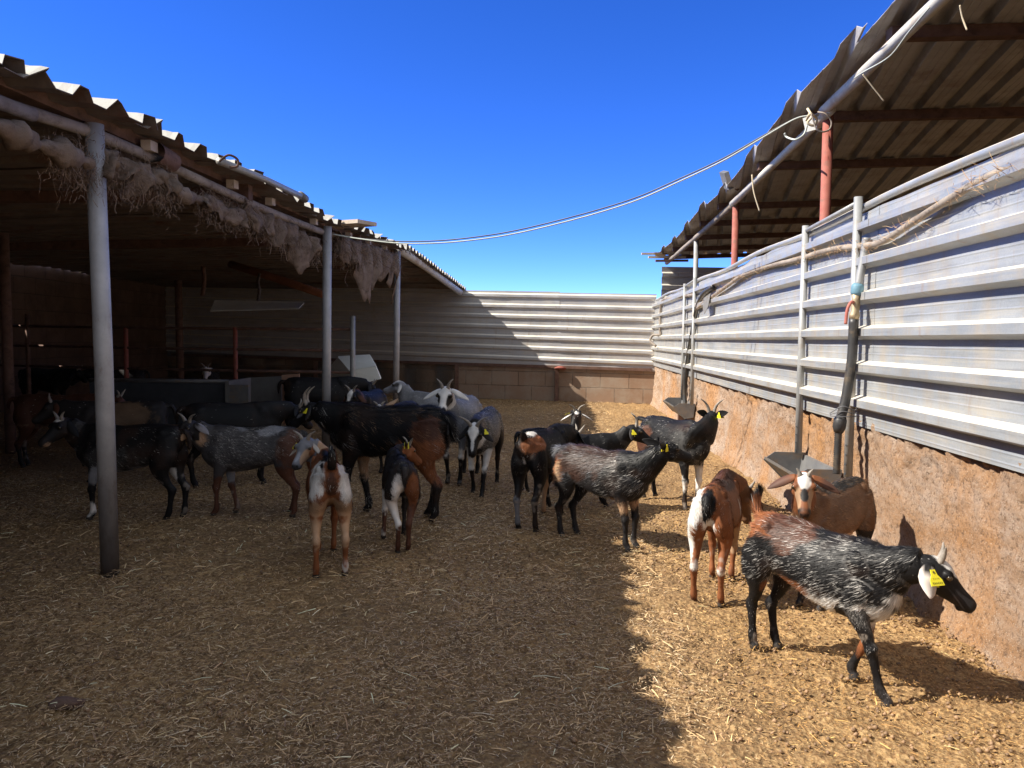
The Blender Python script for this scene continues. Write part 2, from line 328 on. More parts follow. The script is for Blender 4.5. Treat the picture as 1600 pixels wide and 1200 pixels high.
def droppings():
    n = 16000; y = 1.75+4.2*RNG.random(n)**1.3; x = RNG.uniform(-2.4, 2.1, n); ok = (x < wall_x(y)-.04) & (RNG.random(n) < .3+.7*np.clip((x-.35-.086*y)/.25, 0, 1)); x, y = x[ok], y[ok]
    P0 = np.stack([x, y, 0*x], 1); ok = vnoise(P0, 2.2, 31)+RNG.uniform(-.8, .8, len(x)) > .05; x, y = x[ok], y[ok]; n = len(x)
    base = np.array([(0, 0, 1), (0, 0, -1), (1, 0, 0), (0, 1, 0), (-1, 0, 0), (0, -1, 0)], float); tri = np.array([(0, 2, 3), (0, 3, 4), (0, 4, 5), (0, 5, 2), (1, 3, 2), (1, 4, 3), (1, 5, 4), (1, 2, 5)])
    s = RNG.uniform(.0045, .0085, n); st = RNG.uniform(.8, 1.6, n); a = RNG.uniform(0, 6.28, n)
    v = base[None]*np.stack([s*st, s, s], 1)[:, None, :]; ca, sa = np.cos(a)[:, None], np.sin(a)[:, None]
    v = np.stack([v[..., 0]*ca-v[..., 1]*sa+x[:, None], v[..., 0]*sa+v[..., 1]*ca+y[:, None], v[..., 2]+.012], -1).reshape(-1, 3)
    q = (np.arange(n)[:, None, None]*6+tri[None]).reshape(-1, 3)
    c = np.repeat(np.array([[.20, .125, .072]])*RNG.uniform(.7, 1.8, (n, 1)), 6, 0)
    me = raw_mesh('dung_pellets', v, q, c, 'straw'); me.polygons.foreach_set('use_smooth', [True]*len(me.polygons))
    ob = bpy.data.objects.new('dung_pellets', me); COL.objects.link(ob); tag(ob, 'small brown dung pellets scattered through the straw', 'dung', kind='stuff')
droppings()
def lump(c, r, seed, n=10):
    v = []; f = []
    for i in range(n+1):
        for j in range(2*n):
            th = math.pi*i/n; ph = math.pi*j/n; v.append((math.sin(th)*math.cos(ph), math.sin(th)*math.sin(ph), math.cos(th)))
    P = np.array(v); P = P*(1+.35*vnoise(P, 1.6, seed)[:, None])*np.array(r)+np.array(c)
    for i in range(n):
        for j in range(2*n): f.append((i*2*n+j, (i+1)*2*n+j, (i+1)*2*n+(j+1) % (2*n), i*2*n+(j+1) % (2*n)))
    return P, f
g = gp(105, 1105); tag(obj('earth_clod', lump((g.x, g.y, .012), (.05, .03, .016), 5), 'clod', None, True), 'flat reddish brown clod lying in the straw near the lower left corner', 'clod')
# ------------------------------------------------------------------ right concrete wall and its sheet fence
def concrete_wall():
    d0, d1 = -1.0, 13.35; na, nz = 1000, 40; v = []; f = []
    for i in range(na+1):
        d = d0+(d1-d0)*i/na
        for j in range(nz+1):
            z = -.05+.75*j/nz; v.append((wall_x(d)-.05*math.exp(-max(z, 0)*9)-.02*(1-z/.7), d, z))
    P = np.array(v); nrm = np.array([-1, .068, 0]); rough = .012*vnoise(P, 5, 41)+.010*vnoise(P, 14, 42)+.009*vnoise(P, 30, 43)+.006*vnoise(P, 55, 46)
    top = np.clip((P[:, 2]-.48)/.2, 0, 1); P += nrm*(rough*(.75+1.1*top))[:, None]; P[:, 2] += top*(.016*vnoise(P, 7, 44)+.007*vnoise(P, 23, 45))
    for i in range(na):
        for j in range(nz): a = i*(nz+1)+j; f.append((a, a+nz+1, a+nz+2, a+1))
    m = MB(); m.add(P, f); bk = []
    n0 = len(m.v)                                           # top and back
    for i in range(na+1): q = P[i*(nz+1)+nz]; m.v += [(q[0]+.24, q[1], q[2]), (q[0]+.24, q[1], -.05)]
    for i in range(na):
        a = i*(nz+1)+nz; b = n0+2*i; m.f += [(a, a+nz+1, b+2, b), (b, b+2, b+3, b+1)]; m.m += [0, 0]
    m.f.append(tuple(range(0, nz+1))[::-1]+(n0, n0+1)); m.m.append(0)
    k = na*(nz+1); m.f.append(tuple(range(k, k+nz+1))+(n0+2*na, n0+2*na+1)); m.m.append(0)
    tag(obj('concrete_wall', m.vf, 'concrete', None, True), 'low rough orange stained concrete wall under the long metal sheets', 'wall')
concrete_wall()
def right_fence():
    t = empty('sheet_fence', (wall_x(6)-.02, 6, .66), 'long silvery corrugated sheet fence standing on the rough concrete wall', 'fence')
    A = V(.068, 1, 0).normalized(); N = V(-1, .068, 0).normalized()
    prof = trap_profile(1.11, .18, .050, .60, .10, .0014, -.02)
    cuts = [(-1.0, 3.9), (3.82, 6.45), (6.38, 9.75), (9.68, 13.3)]
    for i, (a, b) in enumerate(cuts):
        O = V(wall_x(a), a, .672)+N*(.028+.003*(i % 2))
        def edge(P, i=i):
            z = P[:, 2]; tp = np.clip((z-1.7)/.1, 0, 1); P[:, 2] += tp*(.018*vnoise(P, 1.3, 60)+.010*vnoise(P, 4.5, 61)); P[:, 0] += tp*.02*vnoise(P, 2.2, 62); return P
        o = obj('sheet', corr(O, A, (b-a)/A.y, V(0, 0, 1), N, prof, .11, .006, 70+i, edge), 'galv', t); solid(o, .0015)
    # the rolled top rail and the dusty conduit that sags below it
    obj('top_rail', tube([V(wall_x(d)-.03, d, 1.80+.012*math.sin(d*2.3)) for d in np.arange(-1, 13.2, .3)], .019, 10, True, .06), 'galv', t, True)
right_fence()
def conduit():
    t = empty('conduit', (wall_x(5)-.07, 5, 1.6), 'dusty sagging conduit with straw caught on it under the top of the sheets', 'conduit')
    ds = [1.6, 2.3, 2.62, 2.9, 3.3, 3.7, 4.0, 4.4, 5.0, 5.6, 6.2, 6.7, 7.2, 7.8, 8.3, 8.8]
    zs = [1.66, 1.68, 1.70, 1.69, 1.64, 1.585, 1.60, 1.63, 1.64, 1.66, 1.67, 1.66, 1.62, 1.57, 1.53, 1.48]
    pts = smooth_path([V(wall_x(d)-.062, d, z) for d, z in zip(ds, zs)], 6); obj('hose', tube(pts, .017, 10, True, .10), 'pipe_dirty', t, True)
    n = 1500; i = RNG.integers(0, len(pts), n); Q = np.array([tuple(p) for p in pts])[i]; keep = vnoise(Q, 1.5, 80)+RNG.uniform(-.7, .7, n) > -.1; Q = Q[keep]; Q = Q[(Q[:, 1] > 2.6)]; n = len(Q)
    Q = Q+RNG.normal(0, 1, (n, 3))*np.array([.008, .05, .018])+np.array([-.012, 0, -.004]); D = RNG.normal(0, 1, (n, 3))*np.array([.3, 1, .45]); D /= np.linalg.norm(D, axis=1)[:, None]
    c = np.array([[.34, .19, .085], [.25, .135, .06], [.46, .30, .15]])[RNG.integers(0, 3, n)]*RNG.uniform(.6, 1.1, (n, 1))
    v, q, cc = blades(Q, D, RNG.uniform(.02, .08, n), RNG.uniform(.001, .0024, n), np.tile([-.8, 0, .6], (n, 1)), cc if False else c, .1)
    me = raw_mesh('caught_straw', v-np.array(t.location), q, cc, 'straw'); o = bpy.data.objects.new('caught_straw', me); COL.objects.link(o); o.parent = t; o['kind'] = 'stuff'
conduit()
# drinking troughs and their pipe frames
def trough(d0, d1, label, zt, tilt=0):
    t = empty('drinking_trough', (wall_x((d0+d1)/2)-.15, (d0+d1)/2, .12), label, 'trough', 'drinking troughs on the concrete wall')
    A = V(.068, 1, 0).normalized(); N = V(-1, .068, 0).normalized(); L = d1-d0; O = V(wall_x(d0), d0, 0)
    def sec(q): return [(.02, zt+.02), (.04, zt-.13), (.14, zt-.15), (.27, zt-.02), (.275, zt), (.262, zt-.005), (.135, zt-.13), (.055, zt-.115), (.035, zt+.018)]
    v = []; f = []; n = 9
    for k in range(5):
        for a, b in sec(k): v.append(O+A*(L*k/4)+N*a+V(0, 0, b))
    for k in range(4):
        for j in range(n): f.append((k*n+j, k*n+(j+1) % n, (k+1)*n+(j+1) % n, (k+1)*n+j))
    obj('basin', (v, f), 'basin', t)
    for e in (0, L):
        pr = [(.02, zt+.03), (.04, zt-.135), (.145, zt-.155), (.28, zt-.02), (.21, zt+.03)]; m = MB()
        a = [O+A*(e-.004)+N*x+V(0, 0, z) for x, z in pr]; b = [O+A*(e+.004)+N*x+V(0, 0, z) for x, z in pr]
        m.add(a+b, [tuple(range(4, -1, -1)), tuple(range(5, 10))]+[(i, (i+1) % 5, 5+(i+1) % 5, 5+i) for i in range(5)]); obj('end_plate', m.vf, 'basin', t)
    pl = [O+A*.02+N*.1+V(0, 0, zt-.02), O+A*(L-.02)+N*.1+V(0, 0, zt-.02), O+A*(L-.02)+N*.3+V(0, 0, zt-.05), O+A*.02+N*.3+V(0, 0, zt-.05)]
    obj('support_leg', beam(O+A*(L*.5)+N*.12+V(0, 0, 0), O+A*(L*.5)+N*.12+V(0, 0, zt-.13), .06, .05, V(0, 1, 0)), 'rust', t)
trough(4.22, 4.88, 'grey metal drinking trough behind the brown goat with a white forehead', .37)
trough(9.0, 9.95, 'grey metal drinking trough at the far end of the concrete wall', .34)
def pipe_frame(d0, d1, z0, z1, label):
    t = empty('pipe_frame', (wall_x(d0)-.09, d0, z0), label, 'frame', 'pipe frames against the sheet fence')
    for d, zt in ((d0, z1), (d1, z1-.02)):
        b = V(wall_x(d)-.072, d, z0); o = obj('upright', tube([b, b+V(0, .004, .6), V(b.x, d, zt)], .022, 14), 'pipe', t, True)
        for k in range(4): obj('bolt_hole', tube([V(b.x-.021, d-.012, z0+.02+.05*k), V(b.x-.0225, d-.013, z0+.02+.05*k)], .005, 8), 'dark_panel', o)
    obj('top_bar', tube([V(wall_x(d0)-.072, d0+.02, z1-.03), V(wall_x(d1)-.072, d1-.02, z1-.05)], .013, 10), 'pipe', t, True)
pipe_frame(3.99, 4.85, .40, 1.85, 'tall grey pipe frame beside the red lever valve')
pipe_frame(8.95, 9.68, .36, 1.84, 'grey pipe frame near the far corner with a black hose through it')
def water_pipe():
    P = lambda px, py, o=.10: at(px, py, 3.9)
    t = empty('water_pipe', at(1310, 735, 3.9), 'water pipe with blue coupling and red lever valve beside the tall pipe frame', 'water pipe')
    obj('grey_pipe', tube(smooth_path([P(1354, 372), P(1350, 400), P(1341, 448)], 5), .020, 12), 'pipe', t, True)
    c = obj('coupling', tube([P(1341, 444), P(1340, 448), P(1339, 458), P(1338, 462)], [.026, .03, .03, .024], 14), 'blue', t, True)
    v = obj('valve', tube([P(1338, 461), P(1337, 468), P(1336.5, 476), P(1336, 486), P(1335, 492), P(1334, 499)], [.024, .017, .024, .02, .026, .024], 12), 'brass', t, True)
    a = P(1335, 473); obj('lever', tube(smooth_path([a, a+V(-.03, -.03, .0), a+V(-.05, -.035, -.04), a+V(-.055, -.035, -.11)], 5), [.008]*16, 8), 'valve_red', v, True)
    obj('black_pipe', tube(smooth_path([P(1334, 498), P(1331, 560), P(1322, 620), P(1313, 655)], 6), .024, 12), 'black', t, True)
    obj('joint', tube([P(1314, 650), P(1313, 656), P(1311, 668), P(1310, 676)], [.024, .032, .032, .022], 12), 'black', t, True)
    pts = [P(1310-3*k/40, 674+66*k/40) for k in range(41)]
    obj('ribbed_hose', tube(pts, [.016 if k % 2 else .020 for k in range(41)], 12), 'black', t, True)
    for k in range(3):
        a = P(1312, 640+8*k); obj('wire_tie', tube(smooth_path([a+V(-.05, 0, .02*k-.02), a+V(0, -.035, .02), a+V(.06, -.03, .01*k), a+V(.10, .0, .02)], 5), .0025, 6), 'dark_cable', t, True)
water_pipe()
def far_hose():
    Q = lambda px, py, d: V(wall_x(d)-.06, d, at(px, py, d).z)
    t = tag(obj('black_hose', tube(smooth_path([Q(1130, 448, 7.9), Q(1105, 458, 8.4), Q(1088, 478, 8.8), Q(1080, 510, 9.05), Q(1068, 560, 9.4), Q(1064, 610, 9.55), Q(1068, 645, 9.5), Q(1064, 660, 9.6)], 8), .026, 10), 'black', None, True), 'thick black hose curving down through the far pipe frame', 'hose')
    tag(obj('hook_pipe', tube(smooth_path([Q(1075, 460, 9.0), Q(1050, 466, 11), Q(1043, 470, 12), Q(1041, 490, 12.2), Q(1041, 515, 12.2), Q(1040, 523, 12.2), V(wall_x(12.3)-.16, 12.3, at(1034, 524, 12.3).z), V(wall_x(12.3)-.20, 12.3, at(1031, 533, 12.3).z), V(wall_x(12.2)-.12, 12.2, at(1040, 541, 12.2).z)], 6), .02, 10), 'pipe_dirty', None, True), 'thin hooked pipe hanging in the far corner of the sheets', 'pipe')
    d = 7.9; pts = [Q(1102, 466, d+.4), Q(1128, 458, d), Q(1129, 478, d), Q(1122, 491, d+.1), Q(1110, 484, d+.3)]; n = V(-.02, 0, 0); m = MB()
    pts = [p+V(-.02*i, 0, 0) for i, p in zip((1, 1, 2, 3, 2), pts)]
    m.add(pts+[p+V(-.004, 0, 0) for p in pts], [(4, 3, 2, 1, 0), (5, 6, 7, 8, 9)]+[(i, (i+1) % 5, 5+(i+1) % 5, 5+i) for i in range(5)])
    tag(obj('metal_flap', m.vf, 'grey_board', None), 'torn grey metal flap hanging on the sheets past the tall pipe frame', 'metal flap')
far_hose()
# ------------------------------------------------------------------ back fence
M['block'] = brick_mat('concrete_block', (FDIR.x, FDIR.y, 0), (.26, .17, .115), (.33, .225, .16), (.14, .10, .075), .5, .26, (.34, .28, .22))
M['brick'] = brick_mat('dark_brick', (0, 1, 0), (.125, .08, .06), (.155, .10, .075), (.09, .065, .05), .5, .24, (.075, .05, .04))
def back_fence():
    O = FR.copy(); L1 = 9.95
    a, b = O+FN*0, O+FDIR*L1; m = MB(); na = 80; v = []; f = []
    for i in range(na+1):
        p = O+FDIR*(L1*i/na); z = .60+.045*i/na*2
        v += [p, p+V(0, 0, min(z, .66)), p-FN*.2+V(0, 0, min(z, .66)), p-FN*.2]
    for i in range(na):
        for j in range(3): f.append((4*i+j, 4*i+4+j, 4*i+5+j, 4*i+1+j))
    f += [(0, 1, 2, 3), (4*na+3, 4*na+2, 4*na+1, 4*na)]
    tag(obj('block_wall', (v, f), 'block', None), 'low brown block wall under the back sheet fence', 'wall')
    t = empty('sheet_fence', O+FDIR*3, 'weathered corrugated sheet fence across the back of the yard', 'fence')
    cuts = [(0.0, 1.72), (1.69, 3.62), (3.57, 6.6), (6.55, 10.0)]
    for i, (p, q) in enumerate(cuts):
        z0 = .57+.02*p; z1 = 1.90+.03*min(p, 4); prof = trap_profile(z1-z0, .187, .024, .50, .14, 0, .0)
        o = obj('sheet', corr(O+FDIR*p+FN*(.03+.003*(i % 2))+V(0, 0, z0), FDIR+V(0, 0, .02), q-p, V(0, 0, 1), FN, prof, .3, .010, 90+i), 'galv_back', t); solid(o, .0015)
    for s, z1 in ((1.72, 1.95), (3.6, .72), (6.5, .7)):
        q = O+FDIR*s+FN*.05; obj('post', beam(q, q+V(0, 0, .62), .07, .05, V(0, 1, 0)), 'rust', t)
    obj('bottom_rail', beam(O+FDIR*.05+FN*.035+V(0, 0, .60), O+FDIR*9.8+FN*.035+V(0, 0, .70), .03, .05), 'rust', t)
    tw = obj('bound_rag', lump(tuple(O+FDIR*1.66+FN*.07+V(0, 0, .60)), (.10, .06, .035), 8), 'red', t, True)
    # taller sheets behind the right barn
    u = empty('high_sheet_wall', V(4.6, 13.75, 0), 'tall ribbed sheet wall behind the barn at the far right corner', 'wall')
    prof = trap_profile(2.40, .21, .05, .5, .13, 0, 0)
    o = obj('sheet', corr(V(2.60, 13.55, 0), V(1, .03, 0), 5.2, V(0, 0, 1), V(0, -1, 0), prof, .4, .01, 99), 'galv_back', u); solid(o, .0015)
back_fence()
# ------------------------------------------------------------------ right barn
def pipe_x(d): return 1.82+.060*d
PZ = lambda d: float(np.interp(d, [-2, 3.7, 5.5, 8.3, 10.65, 13.4], [2.85, 2.77, 2.71, 2.60, 2.54, 2.48]))
def right_barn():
    t = empty('barn', (4.5, 6, 0), 'open barn with dirty ribbed roof behind the long sheet fence', 'barn')
    obj('eave_pipe', tube([V(pipe_x(d), d, PZ(d)) for d in (-1, 1.5, 3.7, 5.45)], .036, 14), 'pipe_white', t, True)
    obj('eave_pipe', tube([V(pipe_x(d)+.02, d, PZ(d)-.02) for d in (5.35, 7, 8.35)], .032, 14), 'pipe_white', t, True)
    obj('eave_pipe', tube([V(pipe_x(d)+.03, d, PZ(d)-.03) for d in (8.25, 10, 12, 13.4)], .034, 14), 'pipe_dirty', t, True)
    for d, r, m in ((5.5, .036, 'red'), (8.3, .036, 'red'), (10.65, .034, 'pipe')):
        x = pipe_x(d)+.05; obj('post', tube([V(x+.01, d, 0), V(x, d, PZ(d)-.02)], r, 14), m, t, True)
    for d in (-.2, 1.6, 3.05, 4.33, 5.75, 7.1, 8.85, 9.95, 11.1, 12.3, 13.3):
        zo = PZ(d)+.05; obj('purlin', beam(V(pipe_x(d)-.03, d, zo), V(7.2, d+.05, zo+.04*5), .07, .065), 'rust', t)
    # ribbed roof: the sheets run at a slant to the eave, each with its own uneven front edge
    rd = V(.262, 1, -.022)
    def zroof(x, y): return PZ(y)+.095+.04*(x-pipe_x(y))
    q0, q1 = -1.0, 7.0; qq = q0; i = 0
    while qq < q1:
        wd = .92; prof = trap_profile(wd+.012, .23, .050, .60, .085, .004, 0); v = []; f = []; k = len(prof); na = 26; jag = random.uniform(-.03, .04)
        for b, h in prof:
            q = qq+b; dl = (1.70-q)/.198 if q < 2.1 else -2.0
            dl = max(-2.0, min(13.0, dl+jag*1.5+.12*math.sin(q*9)-.14*(b/wd-.5)));
            for n in range(na):
                d = dl+(13.75-dl)*n/(na-1); x = q+.262*d-.06
                v.append((x, d, zroof(x, d)+h+.008*(i % 2)+(.02*math.sin(d*1.3+q*3))*.5))
        for j in range(k-1):
            for n in range(na-1): f.append((j*na+n, j*na+n+1, (j+1)*na+n+1, (j+1)*na+n))
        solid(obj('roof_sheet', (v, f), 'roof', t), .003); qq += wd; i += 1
    for k in range(3):
        y = 13.3-.25*k; z = PZ(y)+.09*(1-k)+.02; obj('roof_batten', beam(V(pipe_x(y)-.42+.09*k, y, z), V(pipe_x(y)+.3, y, z+.01), .05, .035), ('pale_wood', 'pale_wood', 'rust')[k], t)
    obj('side_or_added_wall', box((7.2, -2.5, 0), (7.35, 13.9, 3.0)), 'grey_board', t)  # unseen wall, added to keep light out and darken the barn interior
    obj('end_wall', box((2.3, -2.7, 0), (7.2, -2.55, 2.7)), 'grey_board', t)
right_barn()
def lamp():
    c = V(2.22, 8.1, 2.79); t = empty('floodlight', c, 'small square floodlight fixed under the ragged edge of the barn roof', 'floodlight')
    obj('housing', beam(c+V(-.05, -.02, .07), c+V(.02, .03, -.09), .16, .05, V(1, 0, .3)), 'basin', t); obj('bracket', beam(c+V(.02, .03, -.05), c+V(.13, .06, -.1), .02, .02), 'rust', t)
    tag(obj('junction_box', beam(V(2.13, 5.65, 2.68), V(2.21, 5.7, 2.72), .10, .10), 'white_panel', None), 'pale box under the barn eave beside the nearest red post', 'junction box')
lamp()
def twine(name, pts, r, label, mat='twine', group=None):
    return tag(obj(name, tube(smooth_path(pts, 8), r, 7), mat, None, True), label, 'twine' if mat == 'twine' else 'cable', group)
twine('twine', [at(1500, 8, 3.55), at(1504, 28, 3.56), at(1511, 47, 3.55)], .004, 'frayed twine end hanging from the barn roof at the upper edge')
twine('twine', [at(1348, 116, 4.5), at(1362, 134, 4.5), at(1381, 158, 4.5)], .004, 'stiff twine end sticking out below the pale eave pipe of the barn')
twine('twine', [at(1175, 273, 7.2), at(1178, 300, 7.2), at(1187, 330, 7.2)], .007, 'long twine end dangling between the two red posts')
twine('wire_loop', [at(1268, 178, 5.35), at(1275, 200, 5.35), at(1284, 206, 5.35), at(1296, 202, 5.35), at(1299, 190, 5.35), at(1290, 178, 5.35), at(1278, 175, 5.4)], .006, 'round loop of wire at the top of the nearest red post', 'pipe_dirty')
twine('wire_loop', [at(1261, 196, 5.4), at(1256, 210, 5.4), at(1243, 218, 5.4), at(1229, 214, 5.5), at(1226, 208, 5.5)], .007, 'slack loop of pale cable hanging off the barn eave pipe', 'cable')
twine('knotted_rope', [at(1262, 170, 5.45), at(1268, 182, 5.38), at(1262, 192, 5.38), at(1272, 196, 5.38), at(1276, 186, 5.42), at(1266, 178, 5.38), at(1260, 188, 5.45)], .009, 'knot of rope binding the two pale eave pipes together')
twine('green_cord', [at(1452, 12, 3.72), at(1420, 50, 3.95), at(1390, 88, 4.2), at(1350, 112, 4.55), at(1335, 122, 4.7)], .004, 'thin pale green cord slung along the barn eave pipe', 'cable')
cp = [(520, 366), (560, 373), (620, 380), (680, 380), (740, 375), (800, 366), (870, 350), (940, 331), (1000, 311), (1065, 282), (1130, 251), (1190, 216), (1240, 187), (1262, 181)]
twine('cable', [at(x, y, 6.95-1.45*(x-520)/742) for x, y in cp], .0062, 'pale cable slung across the sky between the two barns', 'cable')
twine('cable', [at(x, y-(5 if 560 < x < 1200 else 1)*(.3+.7*math.sin((x-520)/742*3.14)), 7.05-1.45*(x-520)/742) for x, y in cp], .006, 'darker thin cable running just above the pale cable across the sky', 'dark_cable')
# ------------------------------------------------------------------ left shed
def left_shed():
    t = empty('goat_shed', (-4, 6, 0), 'long low shed with a ragged corrugated roof on grey pipe posts', 'shed')
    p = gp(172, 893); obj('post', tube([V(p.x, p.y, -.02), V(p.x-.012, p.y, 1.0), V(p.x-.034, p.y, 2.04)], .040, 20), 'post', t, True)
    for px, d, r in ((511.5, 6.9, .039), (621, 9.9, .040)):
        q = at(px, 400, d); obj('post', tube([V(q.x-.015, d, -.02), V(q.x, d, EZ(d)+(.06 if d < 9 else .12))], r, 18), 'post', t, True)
    seg = [(-2.5, 3.1), (2.95, 4.15), (4.1, 6.85), (6.8, 10.05)]
    for i, (a, b) in enumerate(seg):
        ds = np.linspace(a, b, 8); obj('eave_pipe', tube([V(eave_x(d)-.03-.02*(i % 2), d, EZ(d)+.012*(i % 2)+.008*math.sin(d*2)) for d in ds], .027, 12, True, .03), 'pipe_dirty', t, True)
    q = V(eave_x(4.1)-.02, 4.1, EZ(4.1)+.04); obj('pipe_sleeve', tube([q+V(0, -.10, .0), q+V(.005, .08, -.01)], .055, 12, False), 'rust', t, True)
    obj('eave_beam', beam(V(eave_x(-2.5)-.12, -2.5, EZ(0)+.055), V(eave_x(10)-.12, 10, EZ(10)+.055), .10, .07), 'rust', t)
    for d in (2.2, 3.95, 4.95, 5.6, 6.6, 7.7, 8.5, 9.3):
        obj('spacer_block', beam(V(eave_x(d)-.02, d-.03, EZ(d)+.058), V(eave_x(d)-.02, d+.05, EZ(d)+.062), .05, .05), 'pale_wood', t)
    # roof sheets, ribs running away from the eave; the front ends sag
    y = -2.6; i = 0
    while y < 10.0:
        wd = 1.02; prof = trap_profile(wd, .255, .05, .42, .16, 0, 0); v = []; f = []; k = len(prof); over = random.uniform(-.03, .05); lift = (i % 2)*.006; skew = random.uniform(-.02, .02)
        st = [0, .03, .07, .13, .25, .6, 1.2, 2.0, 3.0, 4.2, 5.6]
        for b, h in prof:
            d = y+b; xe = eave_x(d)+.075+over+skew*b+random.uniform(-.012, .02)
            tip = (.05 if random.random() < .12 else 0)*(h > 0)
            for a in st:
                droop = max(0, .12-a); z = EZ(d)+.105+h-.033*a-droop*.12+lift+.012*math.sin(a*2.1+d*1.7)+random.uniform(-.003, .003)
                v.append((xe+tip-a, d+.02*a, z))
        na = len(st)
        for j in range(k-1):
            for n in range(na-1): f.append((j*na+n, j*na+n+1, (j+1)*na+n+1, (j+1)*na+n))
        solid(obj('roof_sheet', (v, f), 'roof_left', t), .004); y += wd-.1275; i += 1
    # last bay, its edge swings in to the back fence
    e0, e1 = at(634, 379, 10.15), at(728, 450, 14.25); l0, l1 = V(-7.0, 10.0, 2.14), V(-7.2, 16.4, 2.12)
    for s in range(5):
        v = []; f = []; m_ = 22; na = 9
        for j in range(m_+1):
            u = min(1, (s+j/m_*1.15)/5); h = .05*(0, .0, 1, 1)[j % 4]; a = e0.lerp(e1, u); b = l0.lerp(l1, u)
            for n in range(na): w_ = (n/(na-1))**1.5; q = a.lerp(b, w_); v.append((q.x, q.y, q.z+h-.04+.006*(s % 2)))
        for j in range(m_):
            for n in range(na-1): f.append((j*na+n, j*na+n+1, (j+1)*na+n+1, (j+1)*na+n))
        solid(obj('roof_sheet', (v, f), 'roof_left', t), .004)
    obj('gable_pipe', tube([at(622, 389, 9.95), at(660, 414, 11.6), at(719, 457, 14.0)], .055, 14), 'pipe_white', t, True)
    for d, x1 in ((2.0, -6.8), (5.2, -6.8), (8.1, -6.9)):
        obj('roof_beam', beam(V(eave_x(d), d, EZ(d)+.05), V(x1, d+.1, 1.98), .08, .10), 'rust', t)
    for q, r, zt in ((at(12, 500, 7.0), .045, 2.0), (at(281, 500, 13.0), .06, 2.02)):
        obj('inner_post', tube([V(q.x, q.y, 0), V(q.x-.02, q.y, zt)], r, 12), 'rust', t, True)
    obj('log_beam', tube([at(360, 413, 10.6), at(410, 428, 10.4), at(455, 443, 10.2), at(505, 460, 10.0)], [.05, .055, .055, .05], 12, True, .05), 'log', t, True)
    obj('side_or_added_wall', box((-7.35, -3, 0), (-7.12, 16.5, 2.14)), 'brick', t)
    obj('end_wall', box((-7.1, -3.1, 0), (-2.3, -2.9, 2.0)), 'grey_board', t)
    m = MB()
    p0, p1 = FR+FDIR*3.7-FN*.02, FR+FDIR*9.95-FN*.02; v, f = beam(p0+V(0, 0, 1.1), p1+V(0, 0, 1.1), .04, 2.0); m.add(v, f); obj('back_lining', m.vf, 'grey_board', t)
left_shed()
# burlap hanging along the eave
def threads(pts, n, lmin, lmax, rad, seed, mat_parent, name='frayed_thread', spread=.05):
    rg = np.random.default_rng(seed); m_v = []; m_f = []; o = 0; P = [Vector(p) for p in pts]
    for k in range(int(n*2.6)):
        u = rg.random()*(len(P)-1); i = int(u); b = P[i].lerp(P[i+1], u-i)+Vector(rg.normal(0, spread, 3)*np.array([.5, 1, 1.1])); L = rg.uniform(lmin, lmax)*(.25+.65*rg.random()); q = b.copy(); dv = Vector(rg.normal(0, .6, 3))+V(0, 0, -.9)
        pts_ = [q.copy()]
        for s in range(5): dv = (dv+Vector(rg.normal(0, .5, 3))+V(0, 0, -.35)).normalized(); q = q+dv*L/5; pts_.append(q.copy())
        wd = rg.uniform(.0006, .0017)*rad; side = Vector(rg.normal(0, 1, 3)).normalized()
        for j, p in enumerate(pts_): m_v += [p-side*wd, p+side*wd]
        for j in range(5): m_f.append((o+2*j, o+2*j+1, o+2*j+3, o+2*j+2))
        o += 12
    ob = obj(name, (m_v, m_f), 'thread', mat_parent); ob['kind'] = 'stuff'; return ob
def drape(line, drops, thick, seed, par):
    """hanging cloth: a sheet that falls from LINE by DROPS, folded in depth"""
    P = smooth_path(line, 18); n = len(P); dr = np.interp(np.arange(n), np.linspace(0, n-1, len(drops)), drops); v = []; f = []; rows = 9
    rg = np.random.default_rng(seed); ph = rg.uniform(0, 6, 4)
    for i, p in enumerate(P):
        dd = dr[i]*(1+.22*math.sin(i*.61+ph[0])+.22*math.sin(i*.27+ph[1])+.10*math.sin(i*1.7+ph[2])+rg.uniform(-.05, .05))
        for j in range(rows):
            u = j/(rows-1); fold = (.020+.03*u)*math.sin(i*.55+ph[2]+u*1.4)+.012*math.sin(i*1.3+ph[3])+.010*math.sin(u*9+i*.3); v.append((p.x+fold+.02*math.sin(u*3.1), p.y+.02*math.sin(u*5+i*.4), p.z-dd*u))
    for i in range(n-1):
        for j in range(rows-1): f.append((i*rows+j, (i+1)*rows+j, (i+1)*rows+j+1, i*rows+j+1))
    o = obj('hanging_cloth', (v, f), 'sack', par, True); solid(o, .006); return o
